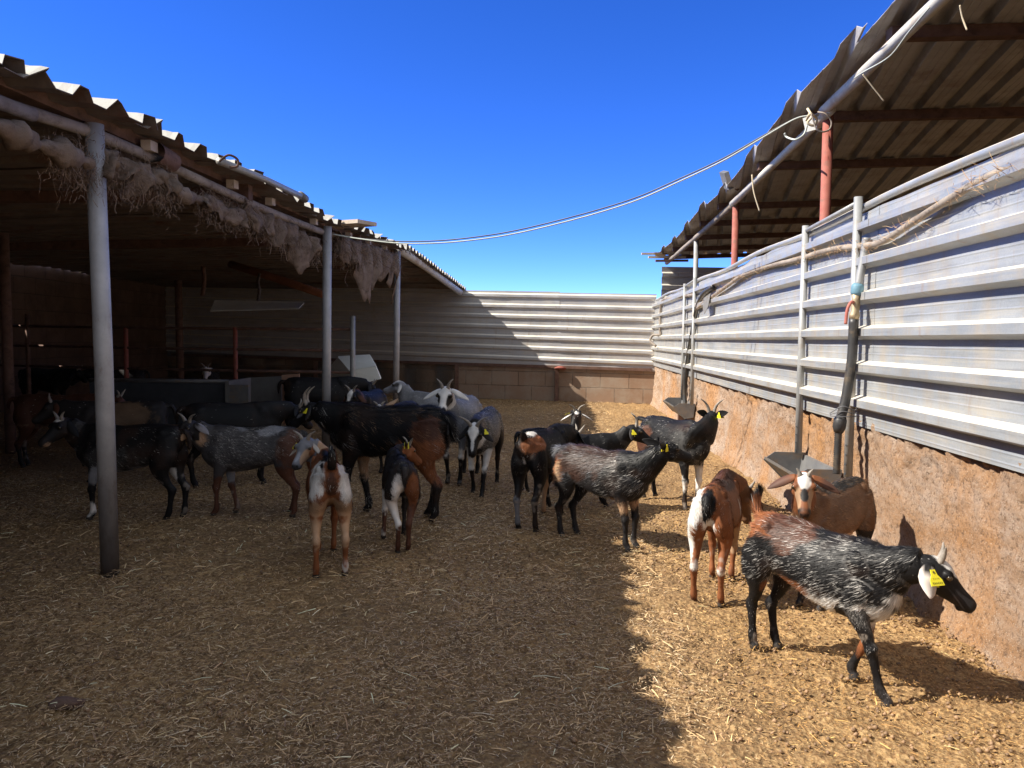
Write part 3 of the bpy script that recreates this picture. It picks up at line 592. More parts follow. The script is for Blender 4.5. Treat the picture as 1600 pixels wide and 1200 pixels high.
def sacking():
    def L(px, py, d): return at(px, py, d)
    def roll(line, r, par, seed):
        P = smooth_path(line, 8); k = [r*(.75+.35*math.sin(i*.55+seed)+.15*math.sin(i*1.7)) for i in range(len(P))]; obj('rolled_cloth', tube(P, k, 12, True, .16), 'sack', par, True)
    l = [L(-60, 165, 2.62), L(0, 198, 2.85), L(50, 222, 3.02), L(100, 240, 3.2), L(140, 256, 3.4)]
    t = empty('burlap_sacking', l[2], 'thick rolled burlap sacking under the eave pipe, left of the nearest grey post', 'sacking', 'burlap tied along the shed eave')
    roll(l, .05, t, 1); threads([L(90, 245, 3.2), L(140, 262, 3.45)], 260, .05, .13, 1, 5, t)
    l = [L(160, 262, 3.5), L(200, 280, 3.7), L(240, 290, 3.9), L(270, 300, 4.05)]
    t = empty('burlap_sacking', l[1], 'matted frayed burlap hanging just right of the nearest grey post', 'sacking', 'burlap tied along the shed eave')
    drape([p+V(0, 0, .09) for p in l], [.10, .13, .12, .09], .006, 2, t); threads([p+V(0, 0, .02) for p in l], 620, .05, .12, 1, 6, t)
    l = [L(258, 290, 4.0), L(285, 305, 4.15), L(310, 312, 4.4), L(345, 325, 4.75), L(375, 338, 5.1)]
    t = empty('burlap_sacking', l[2], 'folded pale burlap lashed to the eave pipe with a fringe at its end', 'sacking', 'burlap tied along the shed eave')
    roll(l, .042, t, 3); drape([p+V(0, 0, .02) for p in l[2:]], [.06, .09, .08], .006, 4, t); threads(l[2:], 380, .05, .12, 1, 7, t)
    l = [L(378, 330, 5.1), L(410, 350, 5.5), L(440, 360, 5.9), L(470, 378, 6.3), L(497, 390, 6.7)]
    t = empty('burlap_sacking', l[2], 'long ragged burlap ending in a tuft left of the middle grey post', 'sacking', 'burlap tied along the shed eave')
    drape([p+V(0, 0, .09) for p in l], [.13, .18, .15, .27, .15], .006, 8, t); threads(l, 760, .07, .18, 1.3, 9, t)
    l = [L(524, 375, 7.2), L(548, 388, 7.7), L(575, 395, 8.4), L(600, 402, 9.1), L(618, 408, 9.7)]
    t = empty('burlap_sacking', l[2], 'burlap rag hanging in two long tatters between the two far grey posts', 'sacking', 'burlap tied along the shed eave')
    drape([p+V(0, 0, .09) for p in l], [.20, .22, .52, .22, .54], .006, 12, t); threads(l, 800, .10, .30, 1.8, 13, t)
sacking()
def roof_litter():
    a, b = at(343, 252, 4.42), at(473, 308, 5.85)
    t = empty('loose_pipe', a, 'loose grey pipe lying along the shed roof edge with a curl at one end', 'pipe'); obj('pipe', tube([a, a.lerp(b, .5)+V(0, 0, .01), b], .022, 12), 'pipe', t, True); obj('end_cap', tube([b+V(-.005, -.05, .005), b+V(.006, .045, -.006)], .031, 12), 'basin', t, True)
    obj('curled_strip', tube(smooth_path([a+V(.0, 0, .0), a+V(.05, 0, .035), a+V(.09, .03, .02), a+V(.09, .03, -.02), a+V(.05, .02, -.03)], 6), .007, 8), 'rust', t, True)
    p, q = at(512, 352, 7.35), at(574, 348, 7.05); m = MB(); m.add(*beam(p, q, .24, .035)); tag(obj('plank', m.vf, 'pale_wood', None), 'pale plank jutting over the shed roof edge above the middle grey post', 'plank')
roof_litter()
# ------------------------------------------------------------------ inside the shed
def pen():
    A, B = at(-40, 540, 9.6), at(551, 540, 8.7)
    t = empty('pen_fence', V(A.x, A.y, 0), 'dark rail pen fence inside the shed', 'fence')
    for z in (1.19, .95, .70): obj('rail', tube([V(A.x, A.y, z), V((A.x+B.x)/2, (A.y+B.y)/2, z-.01), V(B.x, B.y, z)], .016, 8), 'rust', t, True)
    for px, zt, m in ((51, 1.34, 'rust'), (211, 1.18, 'red'), (380, 1.20, 'red'), (551, 1.34, 'pipe')):
        u = (px+40)/591; q = A.lerp(B, u); obj('post', tube([V(q.x, q.y, 0), V(q.x, q.y, zt)], .026 if px != 551 else .03, 10), m, t, True)
    def quad(name, pts, th, mat, lab, cat):
        n = (Vector(pts[1])-Vector(pts[0])).cross(Vector(pts[3])-Vector(pts[0])).normalized()*th; m = MB(); k = len(pts)
        m.add([Vector(p) for p in pts]+[Vector(p)+n for p in pts], [tuple(range(k))[::-1], tuple(range(k, 2*k))]+[(i, (i+1) % k, k+(i+1) % k, k+i) for i in range(k)])
        return tag(obj(name, m.vf, mat, None), lab, cat)
    t2 = empty('feed_trough', V(-3.8, 7.9, 0), 'long dark feed trough inside the shed behind the grey goat', 'trough')
    a, b = at(150, 640, 8.0), at(364, 640, 8.0)
    obj('side_panel', beam(V(a.x, 7.9, .40), V(b.x, 7.9, .40), .03, .44), 'dark_panel', t2); obj('side_panel', beam(V(a.x, 8.45, .40), V(b.x, 8.45, .40), .03, .44), 'dark_panel', t2)
    obj('floor_panel', beam(V(a.x, 8.17, .2), V(b.x, 8.17, .2), .5, .03), 'dark_panel', t2); obj('rim', tube([V(a.x, 7.88, .63), V(b.x, 7.88, .63)], .02, 8), 'basin', t2, True)
    obj('end_panel', beam(V(b.x+.015, 7.8, .34), V(b.x+.015, 8.5, .34), .04, .60), 'grey_board', t2); obj('end_flange', box((b.x+.036, 7.80, .06), (b.x+.23, 7.84, .60)), 'white_panel' if False else 'basin', t2)
    quad('grey_board', [at(392, 590, 8.2), at(440, 588, 8.2), at(440, 660, 8.2), at(392, 662, 8.2)], .03, 'grey_board', 'grey boarding panel left of the brown board in the shed', 'board')
    quad('brown_board', [at(440, 586, 8.1), at(467, 584, 8.1), at(469, 662, 8.1), at(442, 664, 8.1)], .03, 'card', 'upright brown board leaning in the pen fence', 'board')
    t3 = empty('feed_hood', at(560, 600, 9.4), 'pale bent metal hood behind the thin pen post', 'hood')
    def facet(pts, nm):
        m = MB(); k = len(pts); P = [Vector(p) for p in pts]; n = V(.0, .035, .01); m.add(P+[p+n for p in P], [tuple(range(k)), tuple(range(k, 2*k))[::-1]]+[(i, (i+1) % k, k+(i+1) % k, k+i) for i in range(k)]); obj(nm, m.vf, 'white_panel', t3)
    facet([at(528, 558, 9.5), at(577, 555, 9.5), at(587, 572, 9.2), at(545, 578, 9.2)], 'upper_panel'); facet([at(545, 578.5, 9.2), at(587, 572.5, 9.2), at(595, 592, 9.15), at(554, 603, 9.15)], 'lower_panel')
    facet([at(528, 558, 9.5), at(545, 578, 9.2), at(554, 603, 9.15), at(520, 606, 9.6), at(514, 575, 9.7)], 'side_panel')
    t4 = empty('hanging_tray', at(400, 480, 9.0), 'long pale tray hanging on a rope from the log beam', 'tray')
    P = [at(335, 471, 9.1), at(475, 474, 9.1), at(467, 483, 8.8), at(328, 487, 8.8)]; m = MB(); m.add(P+[p+V(0, .01, .012) for p in P], [(0, 1, 2, 3), (7, 6, 5, 4), (0, 4, 5, 1), (1, 5, 6, 2), (2, 6, 7, 3), (3, 7, 4, 0)]); obj('tray', m.vf, 'white_panel', t4)
    P = [at(335, 470.5, 9.11), at(475, 473.5, 9.11), at(474, 477, 9.3), at(336, 476, 9.3)]; m = MB(); m.add(P+[p+V(0, .01, .012) for p in P], [(0, 1, 2, 3), (7, 6, 5, 4), (0, 4, 5, 1), (1, 5, 6, 2), (2, 6, 7, 3), (3, 7, 4, 0)]); obj('back_lip', m.vf, 'white_panel', t4)
    obj('rope', tube(smooth_path([at(403, 470, 9.15), at(405, 455, 9.4), at(403, 440, 9.8), at(406, 428, 10.3)], 5), .018, 8, True, .2), 'sack', t4, True)
    tag(obj('hanging_bracket', tube(smooth_path([at(317, 416, 11), at(319, 440, 11), at(316, 462, 11)], 4), .03, 8, True, .2), 'rust', None, True), 'rusty bracket hanging beside the far inner post in the shed', 'bracket')
pen()
# ------------------------------------------------------------------ goats
BK = (.0075, .0068, .0075); DK = (.021, .018, .018); BR = (.21, .075, .030); RB = (.085, .034, .020); TN = (.40, .25, .15); WH = (.66, .62, .58); GR = (.15, .15, .165); LG = (.23, .23, .25); CB = (.115, .055, .027); PK = (.42, .27, .24)
FURX = 3.2
def dirv(yaw, pitch): y, p = R(yaw), R(pitch); return V(math.cos(y)*math.cos(p), math.sin(y)*math.cos(p), math.sin(p))
def loft(rings, n=16):
    """rings: (centre, lateral axis, other axis, a, b[, taper]); closed surface"""
    v = []; f = []
    for r in rings:
        c, s, u, a, b = r[:5]; tp = r[5] if len(r) > 5 else 0
        for j in range(n):
            t = 2*math.pi*j/n; cs, sn = math.cos(t), math.sin(t); v.append(c+s*(a*cs*(1-tp*sn))+u*(b*sn))
    k = len(rings)
    for i in range(k-1):
        for j in range(n): f.append((i*n+j, i*n+(j+1) % n, (i+1)*n+(j+1) % n, (i+1)*n+j))
    f.append(tuple(range(n-1, -1, -1))); f.append(tuple(range((k-1)*n, k*n))); return v, f
def chain(pts, ra, rb, lat=V(0, 1, 0), sub=4):
    P = smooth_path(pts, sub); m = len(P); x = np.linspace(0, len(pts)-1, m); A = np.interp(x, range(len(pts)), ra); B = np.interp(x, range(len(pts)), rb); rg = []
    for i, p in enumerate(P):
        t = (P[min(i+1, m-1)]-P[max(i-1, 0)]).normalized(); s = (lat-t*lat.dot(t)).normalized(); rg.append((p, s, s.cross(t), A[i], B[i]))
    return rg, P
def two_bone(a, c, l1, l2, pole):
    d = c-a; L = d.length; k = max(1, L/((l1+l2)*.995)); l1 *= k; l2 *= k; x = (l1*l1-l2*l2+L*L)/(2*L); h = math.sqrt(max(l1*l1-x*x, 0)); u = d.normalized(); p = (pole-u*pole.dot(u)).normalized(); return a+u*x+p*h
def seg_dist(P, pts):
    best = np.full(len(P), 9.); tt = np.zeros(len(P)); n = len(pts)-1
    for i in range(n):
        a, b = np.array(pts[i]), np.array(pts[i+1]); ab = b-a; t = np.clip(((P-a)@ab)/(ab@ab+1e-9), 0, 1); d = np.linalg.norm(P-a-t[:, None]*ab, axis=1); m = d < best; best[m] = d[m]; tt[m] = (i+t[m])/n
    return best, tt
def mix_(c, w_, k): return c*(1-w_[:, None])+np.array(k)*w_[:, None]
def sm(x, a, b): t = np.clip((x-a)/(b-a), 0, 1); return t*t*(3-2*t)
def goat(O, hd, H, label, neck, head, coat, feet=None, hs=1.0, tilt=0, ears=('droop', 1), horns=(.16, .5, .4), tail='down', eartag=None, nf=2500, fl=.034, vox=None, girth=1, neckfat=1, seed=1, sway=0, deep=0):
    O = V(O[0], O[1], 0); rz = R(hd); feet = feet or {}; d = math.hypot(O.x, O.y)
    vox = vox or max(.0042, .0013*d+.0006)
    root = empty('goat', O, label, 'goat', 'goats in the yard', rz)
    E_ = lambda x: tilt*(-x)                     # rump higher (+) or withers higher (-)
    def TZ(x, z): return z+E_(x)
    parts = []
    ty = V(0, 1, 0); up = V(0, 0, 1)
    def by(x): return sway*x*x*(1 if x > 0 else -.3)
    tors = [(-.545, .83, .03, .04), (-.525, .825, .078, .095), (-.48, .815, .118, .145), (-.40, .80, .142, .175), (-.30, .775, .152, .197+deep*.3), (-.15, .745, .165*girth, .213+deep*.6), (0, .722, .176*girth, .228+deep), (.14, .712, .172*girth, .238+deep), (.27, .715, .154*girth, .242+deep), (.37, .72, .128, .225+deep), (.45, .725, .098, .18+deep*.7), (.51, .725, .06, .115), (.53, .725, .02, .05)]
    parts.append(loft([(V(x, by(x), TZ(x, zc-(hh-.2)*0-deep*(.9 if x>-.2 else .3))), ty, up, hw, hh, .22) for x, zc, hw, hh in tors], 24))
    # spine ridge
    rg, _ = chain([V(-.46, 0, TZ(-.46, .90)), V(-.25, 0, TZ(-.25, .945)), V(.05, by(.05), TZ(.05, .925)), V(.27, by(.27), TZ(.27, .935)), V(.38, by(.38), TZ(.38, .90))], [.05, .045, .04, .04, .04], [.04, .035, .03, .045, .03]); parts.append(loft(rg, 10))
    for s in (1, -1):
        for x, y, z, rx, ry, rz_ in ((-.37, .085, .888, .055, .036, .046), (-.505, .05, .86, .035, .036, .036), (.31, .088, .79, .09, .042, .13)):
            c = V(x, s*y+by(x), TZ(x, z)); parts.append(loft([(c+V(q*rx, 0, 0), ty, up, ry*math.sqrt(1-q*q*.99), rz_*math.sqrt(1-q*q*.99)) for q in (-1, -.7, -.3, .1, .5, .85, 1)], 10))
    chains = {}
    for key, fr, s in (('fl', 1, 1), ('fr', 1, -1), ('hl', 0, 1), ('hr', 0, -1)):
        q = feet.get(key, (0, 0, 0)); q = tuple(q)+(0,)*(3-len(q))
        if fr:
            ft = V(.315+q[0], s*.085+q[1], q[2]); sh = V(.36, s*.085, TZ(.36, .75)); el = V(.275+.12*q[0], s*.105, TZ(.27, .565)); fet = ft+V(-.028-.10*q[0], 0, .085)
            car = two_bone(el, fet, .255, .232, V(1, 0, 0)); pas = ft+V(-.010, 0, .045)
            rg, P = chain([sh, el+V(.01, -s*.01, .08), el, el.lerp(car, .5)+V(.004, 0, 0), el.lerp(car, .85), car, car.lerp(fet, .22), car.lerp(fet, .65), fet, pas, ft+V(.002, 0, .022), ft+V(.004, 0, .0)], [.05, .066, .056, .042, .033, .040, .028, .0215, .0295, .024, .031, .034], [.10, .10, .082, .050, .037, .045, .031, .0245, .034, .028, .036, .041], sub=3)
        else:
            ft = V(-.43+q[0], s*.085+q[1], q[2]); hip = V(-.37, s*.075, TZ(-.37, .80)); hock = ft+V(-.055-.35*q[0], 0, .31); st = two_bone(hip, hock, .266, .266, V(1, 0, 0)); st.y = s*.115; fet = ft+V(-.024-.12*q[0], 0, .085); pas = ft+V(-.008, 0, .045)
            rg, P = chain([hip+V(0, 0, .05), hip.lerp(st, .5)+V(-.035, 0, 0), st+V(-.03, 0, .01), st.lerp(hock, .45), st.lerp(hock, .8), hock, hock.lerp(fet, .22), hock.lerp(fet, .65), fet, pas, ft+V(.002, 0, .022), ft+V(.004, 0, .0)], [.07, .085, .066, .043, .031, .036, .028, .0225, .0305, .024, .031, .034], [.13, .145, .105, .056, .037, .050, .035, .027, .035, .028, .036, .041], sub=3)
        parts.append(loft(rg, 14)); chains[key] = P
    # neck
    nd = dirv(neck[0], neck[1]); nl = (neck[2] if len(neck) > 2 else .34)*.82
    B0, B1 = V(.27, by(.27), TZ(.27, .79)), V(.43, by(.43), TZ(.43, .82)); N_ = B1+nd*nl; hf = dirv(*head); Mid = B1.lerp(N_, .5)+(V(.02, 0, .0) if neck[1] > 20 else V(0, 0, .015))
    top = N_-hf*.0
    ax = (N_-B1).normalized(); lat = up.cross(ax).normalized() if abs(ax.z) < .98 else ty
    rg, NP = chain([B0, B1, Mid, N_], [.11, .098*neckfat, .078*neckfat, .066*hs], [.19, .17*neckfat, .122*neckfat, .094*hs], lat); parts.append(loft(rg, 16)); chains['neck'] = NP
    # head
    hl_ = up.cross(hf).normalized(); hu = hf.cross(hl_); Hc = N_+hf*(.035*hs)+hu*(.012*hs)
    hp = [(-.085, .024, .03, -.015), (-.065, .050, .060, -.012), (-.02, .064, .082, -.007), (.03, .069, .093, -.007), (.075, .068, .091, -.013), (.115, .057, .076, -.021), (.155, .048, .062, -.029), (.20, .043, .0515, -.035), (.24, .042, .0475, -.040), (.266, .040, .044, -.042), (.287, .032, .034, -.043), (.297, .014, .016, -.044)]
    parts.append(loft([(Hc+hf*(t*hs)+hu*(z*hs), hl_, hu, a*hs, b*hs, .06) for t, a, b, z in hp], 18))
    for s in (1, -1):                             # brow and cheek swellings
        for t, y, z, r in ((.078, .052, .034, .029), (.05, .045, -.050, .036), (.232, .012, -.078, .022), (.258, .022, -.032, .016)):
            c = Hc+hf*(t*hs)+hl_*(s*y*hs)+hu*(z*hs); parts.append(loft([(c+hf*(x*r*hs), hl_, hu, r*hs*math.sqrt(1-x*x*.99), r*hs*math.sqrt(1-x*x*.99)) for x in (-1, -.7, -.3, .1, .5, .85, 1)], 10))
    # tail
    tb = V(-.515, 0, TZ(-.5, .895))
    tp = {'down': [tb, tb+V(-.06, 0, .015), tb+V(-.10, 0, -.06), tb+V(-.10, .01, -.17)], 'up': [tb+V(.03, 0, 0), tb+V(-.03, 0, .06), tb+V(-.045, 0, .14), tb+V(-.015, .015, .22)], 'stub': [tb+V(.02, 0, 0), tb+V(-.02, 0, .03), tb+V(-.05, 0, .07), tb+V(-.07, .01, .09)], 'out': [tb, tb+V(-.07, 0, .02), tb+V(-.14, 0, .02), tb+V(-.20, 0, -.01)]}[tail]
    rg, TP = chain(tp, [.035, .04, .036, .012], [.03, .026, .024, .01]); parts.append(loft(rg, 10)); chains['tail'] = TP
    mb = MB()
    for v, f in parts: mb.add([Vector(q)*H for q in v], f)
    me0 = bpy.data.meshes.new('t'); me0.from_pydata([tuple(q) for q in mb.v], [], mb.f); o0 = bpy.data.objects.new('t', me0); COL.objects.link(o0)
    bm = bmesh.new(); bm.from_mesh(me0); bmesh.ops.recalc_face_normals(bm, faces=bm.faces); bm.to_mesh(me0); bm.free()
    rm = o0.modifiers.new('r', 'REMESH'); rm.mode = 'VOXEL'; rm.voxel_size = vox; smo = o0.modifiers.new('s', 'SMOOTH'); smo.factor = .5; smo.iterations = 2
    dg = bpy.context.evaluated_depsgraph_get(); me = bpy.data.meshes.new_from_object(o0.evaluated_get(dg)); bpy.data.objects.remove(o0); bpy.data.meshes.remove(me0); me.name = 'goat_body'
    nv = len(me.vertices); P = np.empty(nv*3); me.vertices.foreach_get('co', P); P = P.reshape(-1, 3)/H; NR = np.empty(nv*3); me.vertices.foreach_get('normal', NR); NR = NR.reshape(-1, 3)
    # ---- which bone each point belongs to, and the lie of the hair there
    lab = np.zeros(nv, int); bestd = np.full(nv, .0); names = ['torso', 'fl', 'fr', 'hl', 'hr', 'neck', 'tail', 'head']
    dt, _ = seg_dist(P, [(-.4, 0, TZ(-.4, .80)), (.36, 0, TZ(.36, .75))]); best = dt-.19
    for i, (kk, rr) in enumerate((('fl', .05), ('fr', .05), ('hl', .05), ('hr', .05))):
        dd, _ = seg_dist(P, [tuple(q) for q in chains[kk][6:]]); dd = dd-rr; m = (dd < best) & (P[:, 2] < .56); best[m] = dd[m]; lab[m] = i+1
    dd, _ = seg_dist(P, [tuple(q) for q in NP[4:]]); dd = dd-.085; m = dd < best; best[m] = dd[m]; lab[m] = 5
    dd, _ = seg_dist(P, [tuple(q) for q in TP[2:]]); dd = dd-.035; m = (dd < best) & (P[:, 0] < -.47); best[m] = dd[m]; lab[m] = 6
    HL = np.stack([(P-np.array(Hc))@np.array(hf), (P-np.array(Hc))@np.array(hl_), (P-np.array(Hc))@np.array(hu)], 1)/hs
    m = (HL[:, 0] > -.09) & (HL[:, 0] < .34) & (np.abs(HL[:, 1]) < .10) & (HL[:, 2] < .12) & (HL[:, 2] > -.135) & ((lab == 5) | (lab == 0)) & (np.linalg.norm(P-np.array(N_), axis=1) < .36); lab[m] = 7
    lay = np.tile([-.85, 0, -.45], (nv, 1)); lay[(lab >= 1) & (lab <= 4)] = (-.1, 0, -1); lay[lab == 5] = -np.array(ax)*.75+np.array([0, 0, -.5]); lay[lab == 7] = -np.array(hf); lay[lab == 6] = np.array((TP[-1]-TP[0]).normalized())
    C = np.tile(np.array(BK, float), (nv, 1)); roan = np.zeros(nv); roanc = np.tile(np.array(WH), (nv, 1))
    ns = .55*vnoise(P, 5, seed+4)+.5*vnoise(P, 11, seed)+.35*vnoise(P, 24, seed+1)+.25*vnoise(P, 55, seed+2)
    for op in coat:
        k = op[0]
        if k == 'all': C[:] = op[1]
        elif k == 'seg': m = np.isin(lab, [names.index(n) for n in op[1]]); C[m] = op[2]
        elif k == 'leg':                          # ('leg', names, z0, z1, colour)
            m = np.isin(lab, [names.index(n) for n in op[1]]); z = P[:, 2]+.09*ns+.10*P[:, 0]*0; C = mix_(C, m*sm(z, op[2]-.03, op[2]+.03)*(1-sm(z, op[3]-.03, op[3]+.03)), op[4])
        elif k in ('T', 'Ts', 'H'):               # blob in body or head space: (k, colour, centre, radii[, strength])
            Q = HL if k == 'H' else P.copy(); Q = Q.copy()
            if k in ('Ts', 'H'): Q[:, 1] = np.abs(Q[:, 1])
            r = np.sqrt((((Q-np.array(op[2]))/np.array(op[3]))**2).sum(1))+.42*ns*(.40 if k == 'H' else 1); wv = (1-sm(r, .86, 1.10))*(op[4] if len(op) > 4 else 1)
            if k == 'H': wv = wv*((lab == 7) | (lab == 5))
            else: wv = wv*(lab != 7)
            C = mix_(C, wv, op[1])
        elif k == 'belly': m = (lab == 0)*(1-sm(P[:, 2]+.06*ns+.16*np.abs(P[:, 1]), op[1]-.03, op[1]+.03)); C = mix_(C, m, op[2])
        elif k == 'roan':                         # ('roan', colour, amount, segs, centre, radii)
            r = np.sqrt((((P-np.array(op[4]))/np.array(op[5]))**2).sum(1))+.7*ns; wv = (1-sm(r, .7, 1.15))*np.isin(lab, [names.index(n) for n in op[3]]); hit = wv*op[2] > roan; roan = np.where(hit, wv*op[2], roan); roanc[hit] = op[1]
    n2 = .6*vnoise(P, 3.2, seed+60)+.5*vnoise(P, 8, seed+61)+.35*vnoise(P, 19, seed+62); C = C*(1+.38*n2)[:, None]; sb = sm(.7*vnoise(P, 3.5, seed+63)+.5*vnoise(P, 10, seed+64), .15, .6)*(C.sum(1) < .12); C = mix_(C, sb*.55, (.040, .022, .015)); lt = sm(vnoise(P, 13, seed+65)+.5*vnoise(P, 30, seed+66), .55, .9)*np.isin(lab, (1, 2, 3, 4))*(C.sum(1) < .8); C = mix_(C, lt*.5, (.30, .25, .21))
    hoof = np.isin(lab, (1, 2, 3, 4)) & (P[:, 2] < .028) if not feet else np.zeros(nv, bool)
    zft = {1: 'fl', 2: 'fr', 3: 'hl', 4: 'hr'}
    for i, kk in zft.items():
        q = feet.get(kk, (0, 0, 0)); q2 = q[2] if len(q) > 2 else 0; hoof |= (lab == i) & (P[:, 2] < q2+.032)
    C[hoof] = (.045, .036, .030)
    hd_ = lab == 7
    C = mix_(C, hd_*(1-sm(np.linalg.norm((HL-np.array([.295, 0, -.045]))*np.array([1, .9, 1]), axis=1), .022, .045))*.85, (.022, .017, .016))
    for s in (1, -1): C = mix_(C, hd_*(1-sm(np.linalg.norm(HL-np.array([.286, s*.021, -.030]), axis=1), .006, .011)), (.006, .005, .005))
    C = mix_(C, hd_*(HL[:, 0] > .19)*(1-sm(np.abs(HL[:, 2]+.062+.10*(HL[:, 0]-.27)), .002, .006))*.7, (.01, .008, .008))
    Cb = mix_(C, roan*.22, WH) if roan.any() else C
    color_attr(me, np.clip(Cb*(1+.18*ns[:, None]), .004, .8)); me.materials.clear(); me.materials.append(M['coat']); me.polygons.foreach_set('use_smooth', [True]*len(me.polygons))
    b = bpy.data.objects.new('body', me); COL.objects.link(b); b.parent = root
    # ---- fur
    if nf:
        nf = int(nf*FURX); rg_ = np.random.default_rng(seed+100); me.calc_loop_triangles(); nt_ = len(me.loop_triangles); T = np.empty(nt_*3, int); me.loop_triangles.foreach_get('vertices', T); T = T.reshape(-1, 3); PW = P*H
        ar = np.linalg.norm(np.cross(PW[T[:, 1]]-PW[T[:, 0]], PW[T[:, 2]]-PW[T[:, 0]]), axis=1); tl = lab[T[:, 0]]; ar = ar*np.where(tl == 7, 1.3, 1.0); pick = rg_.choice(nt_, nf, p=ar/ar.sum()); u = rg_.random((nf, 2)); u[u.sum(1) > 1] = 1-u[u.sum(1) > 1]
        t0, t1, t2 = T[pick].T; p = PW[t0]+(PW[t1]-PW[t0])*u[:, :1]+(PW[t2]-PW[t0])*u[:, 1:]; n = NR[t0]; n = n/(np.linalg.norm(n, axis=1)[:, None]+1e-9); L_ = lay[t0]+.22*np.stack([vnoise(P[t0], 6, seed+7), vnoise(P[t0], 6, seed+8), vnoise(P[t0], 6, seed+9)], 1)+rg_.normal(0, .10, (nf, 3))
        tg = L_-n*(L_*n).sum(1)[:, None]; tg /= np.linalg.norm(tg, axis=1)[:, None]+1e-9; lb = lab[t0]
        lift = rg_.uniform(.12, .34, nf)[:, None]; spine = (lb == 0) & (n[:, 2] > .75); D = tg*(1-lift*.3)+n*lift; D[spine] += np.array([0, 0, .10]); D /= np.linalg.norm(D, axis=1)[:, None]
        ln = fl*H*rg_.uniform(.55, 1.3, nf)*np.select([lb == 7, (lb >= 1) & (lb <= 4), lb == 6, lb == 5], [.30, .42, 1.3, .95], 1.0); ln[(lb >= 1) & (lb <= 4) & (P[t0][:, 2] < .035)] *= .1; ln[(lb == 7) & (HL[t0][:, 0] > .22)] *= .3
        wd = (.0004+.00021*d)*rg_.uniform(.6, 1.3, nf)*(1+.4*(fl > .05)); sd = np.cross(D, n); sd /= np.linalg.norm(sd, axis=1)[:, None]+1e-9; p = p-n*.002*H
        vv = np.stack([p-sd*wd[:, None], p+sd*wd[:, None], p+D*ln[:, None]-n*(ln*.10)[:, None]], 1).reshape(-1, 3); cc = C[t0].copy(); rr = rg_.random(nf)+.25*vnoise(P[t0], 14, seed+30) < roan[t0]*.52; qm = rg_.uniform(.10, .72, (rr.sum(), 1))**1.15; cc[rr] = roanc[t0][rr]*qm+cc[rr]*(1-qm); cc = cc*rg_.uniform(.65, 1.5, (nf, 1))
        fm = raw_mesh('goat_fur', vv, np.arange(nf*3).reshape(-1, 3), np.clip(np.repeat(cc, 3, 0), .004, .8), 'fur'); fm.polygons.foreach_set('use_smooth', [True]*nf)
        fm.normals_split_custom_set_from_vertices(np.repeat(n+.25*rg_.normal(0, 1, (nf, 3))*.3, 3, 0).tolist()); fo = bpy.data.objects.new('fur', fm); COL.objects.link(fo); fo.parent = root
    # ---- ears, horns, eyes, tag
    hw = lambda t, y, z: (Hc+hf*(t*hs)+hl_*(y*hs)+hu*(z*hs))
    style, esc = ears[0], ears[1]; ecol = ears[2] if len(ears) > 2 else None; ew = ears[3] if len(ears) > 3 else 1
    for s in (1, -1):
        st_ = style if isinstance(style, str) else style[0 if s == 1 else 1]
        a = hw(-.02, s*.052, .035); dr = {'droop': hl_*(s*.62)-V(0, 0, .78)-hf*.08, 'out': hl_*(s*.93)-V(0, 0, .30)-hf*.05, 'flat': hl_*(s*.98)-V(0, 0, .02)-hf*.15, 'back': hl_*(s*.55)-hf*.75+hu*.15, 'up': hl_*(s*.8)+hu*.35-hf*.3}[st_].normalized()
        fw = (hf*.9-V(0, 0, .25) if st_ != 'back' else V(0, 0, -1)); fw = (fw-dr*fw.dot(dr)).normalized(); nn = dr.cross(fw); L_ = .205*hs*esc; rg = []
        for t, wd_ in ((0, .020), (.08, .028), (.25, .039), (.45, .042), (.65, .037), (.82, .026), (.94, .013), (1, .004)):
            c = a+dr*(L_*t)-V(0, 0, .05*hs*t*t*(st_ in ('out', 'flat'))); rg.append((c, fw, nn*s, wd_*hs*esc*ew, .0065*hs*(1-.5*t)))
        v, f = loft(rg, 14); v = np.array([tuple(Vector(q)*H) for q in v]); k = 14
        cv = v.reshape(-1, k, 3); cen = cv.mean(1, keepdims=True); off = (cv-cen)@np.array(fw)/H/hs; cv += (np.array(nn*s)*H*hs*9.0)*(np.minimum(off, .05)**2)[..., None]*np.array(1.0); v = cv.reshape(-1, 3)
        o = obj('ear', (v, f), 'coat', root, True, None, True); e0 = np.array(ecol if ecol is not None else coat_head(coat)); nz = vnoise(v/H, 30, seed+5)[:, None]; tt_ = np.repeat(np.array([0, .08, .25, .45, .65, .82, .94, 1]), 14)+.25*nz[:, 0]; hc = np.array(coat_head(coat)); wq = sm(tt_, .10, .42)[:, None]; color_attr(o.data, np.clip((hc*(1-wq)+e0*wq)*(1+.3*nz), .004, .8))
